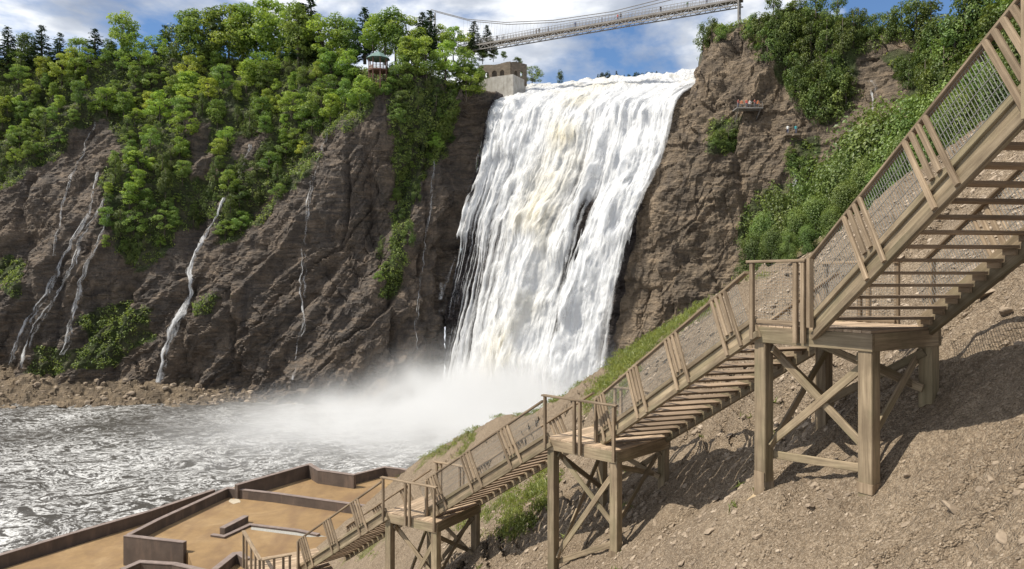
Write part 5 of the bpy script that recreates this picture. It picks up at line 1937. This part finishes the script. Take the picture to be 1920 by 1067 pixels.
M_RUIN, t, p, o = mat('old_stonework')
c = coord(t)
bk_ = N(t, 'ShaderNodeTexBrick')
bk_.inputs['Scale'].default_value = 1.0
bk_.inputs['Brick Width'].default_value = 0.7
bk_.inputs['Row Height'].default_value = 0.3
bk_.inputs['Color1'].default_value = (0.12, 0.092, 0.068, 1)
bk_.inputs['Color2'].default_value = (0.19, 0.15, 0.11, 1)
bk_.inputs['Mortar'].default_value = (0.09, 0.075, 0.06, 1)
mpg = N(t, 'ShaderNodeMapping')
mpg.inputs['Rotation'].default_value = (math.radians(90), 0, 0)
L(t, c, mpg.inputs[0])
L(t, mpg.outputs[0], bk_.inputs[0])
g = noise(t, c, 0.7, 5, 0.6)
L(t, mixc(t, ramp(t, g, [(0.4, 0.0), (0.65, 0.7)]).outputs[0], bk_.outputs[0], (0.10, 0.085, 0.06)), p.inputs['Base Color'])
p.inputs['Roughness'].default_value = 0.9
ra, rb = pt(898, 0, 201), pt(958, 0, 197)
zb_, zt_ = pt(0, 146, 198).z, pt(0, 119, 198).z
ru = thing('stone_ruin', (pt(930, 140, 193)), 'roofless old stone building with three arched openings beside the lip of the fall', 'ruin')
dr = Vector((rb.x - ra.x, rb.y - ra.y, 0))
ll = dr.length
dr.normalize()
nv_ = perp(dr)


def ruin_wall(o0, d_, length, arches, name, back):
    mb = MB()
    n_ = int(length / 0.12)
    for i in range(n_):
        s0, s1 = i * length / n_, (i + 1) * length / n_
        smid = (s0 + s1) / 2
        lo = zb_ - 2.0
        topz = zt_ + 0.16 * math.sin(smid * 0.9) + 0.05 * ((i * 7919 % 13) / 13)
        for (ca_, wa, base_, hh_) in arches:
            if abs(smid - ca_) < wa:
                arch = zb_ + base_ + hh_ + math.sqrt(max(0, wa * wa - (smid - ca_) ** 2))
                mb.box(o0 + d_ * smid + UP * ((zb_ + base_ + lo) / 2), (d_, perp(d_), UP), ((s1 - s0) / 2 + 0.002, 0.3, (zb_ + base_ - lo) / 2))
                lo = arch
        mb.box(o0 + d_ * smid + UP * ((topz + lo) / 2), (d_, perp(d_), UP), ((s1 - s0) / 2 + 0.002, 0.3, (topz - lo) / 2))
    return link(name, mb.mesh(name), M_RUIN, ru)


o0 = Vector((ra.x, ra.y, 0))
ruin_wall(o0, dr, ll, [(ll * 0.26, 0.7, 0.1, 1.2), (ll * 0.50, 0.75, 0.1, 1.3), (ll * 0.74, 0.7, 0.1, 1.2)], 'arched_wall', False)
sd = -nv_
ruin_wall(Vector((rb.x, rb.y, 0)), (sd * 0.75 + dr * 0.66).normalized(), 4.5, [(1.3, 0.4, 0.3, 1.0), (3.0, 0.4, 0.3, 1.0)], 'side_wall', False)
ruin_wall(o0 + sd * 5.0, dr, ll, [], 'rear_wall', False)
# concrete abutment below
ab = [pt(890, 165, 198), pt(962, 172, 193), pt(986, 168, 199), pt(975, 160, 206), pt(900, 160, 206)]
za0, za1 = pt(0, 190, 190).z, pt(0, 145, 196).z
tag(link('concrete_abutment', MB().prism([tuple(v)[:2] for v in ab][::1], za0 - 9, za1).mesh('concrete_abutment'), M_CONC), 'pale weathered concrete abutment at the left side of the fall lip', 'abutment')

# ------------------------------------------------------------------ climbers' lookout on the right cliff
hs_ = surf(1402, 205)
vp = thing('cliff_lookout', hs_, 'small railed lookout ledge full of red jacketed people on the right cliff', 'platform')
Dv = hs_.y - 1.2
q = pt(1402, 205, Dv)
link('deck', MB().box(q, ((1, 0, 0), (0, 1, 0), (0, 0, 1)), (2.6, 1.5, 0.12)).mesh('deck'), M_STEEL, vp)
for i in range(7):
    link('rail_post', MB().bar(q + Vector((-2.5 + i * 0.83, -1.4, 0.1)), q + Vector((-2.5 + i * 0.83, -1.4, 1.15)), 0.07, 0.07, (1, 0, 0)).mesh('rail_post'), M_STEEL, vp)
for h in (0.55, 1.15):
    link('rail', MB().bar(q + Vector((-2.6, -1.4, h)), q + Vector((2.6, -1.4, h)), 0.07, 0.07).mesh('rail'), M_STEEL, vp)
for s in (-1, 1):
    link('strut', MB().bar(q + Vector((2.2 * s, -1.2, -0.1)), q + Vector((2.0 * s, 1.6, -2.2)), 0.16, 0.16).mesh('strut'), M_STEEL, vp)
ps = ['red', 'orange', 'red', 'white', 'red', 'orange']
for i, cshirt in enumerate(ps):
    person(q + Vector((-2.1 + i * 0.82, -0.7 + 0.5 * (i % 2), 0.125)), random.uniform(-0.6, 0.6), cshirt, 'black' if i % 2 else 'denim',
           {0: 'person in red at the left end of the cliff lookout', 1: 'person in orange second from the left on the cliff lookout', 2: 'person in red third from the left on the cliff lookout', 3: 'person in white on the cliff lookout', 4: 'person in red right of the white one on the cliff lookout', 5: 'person in orange at the right end of the cliff lookout'}[i], 'people on the cliff lookout', 1.0, i)
for x, y, cshirt, lab in ((1475, 252, 'white', 'climber in white on the ledge right of the lookout'), (1490, 252, 'teal', 'climber in teal on the ledge right of the lookout')):
    s = surf(x, y)
    fl = s + Vector((0, -0.55, 0))
    lg = MB().box(fl - UP * 0.2, ((1, 0, 0), (0, 1, 0), (0, 0, 1)), (0.6, 0.8, 0.2))
    tag(link('rock_ledge', lg.mesh('rock_ledge'), M_STONE), lab.replace('climber in', 'small rock step under the climber in').replace(' on the ledge right of the lookout', ''), 'ledge')
    person(fl, 2.6, cshirt, 'denim', lab, 'climbers on the right cliff', 1.0, 1)
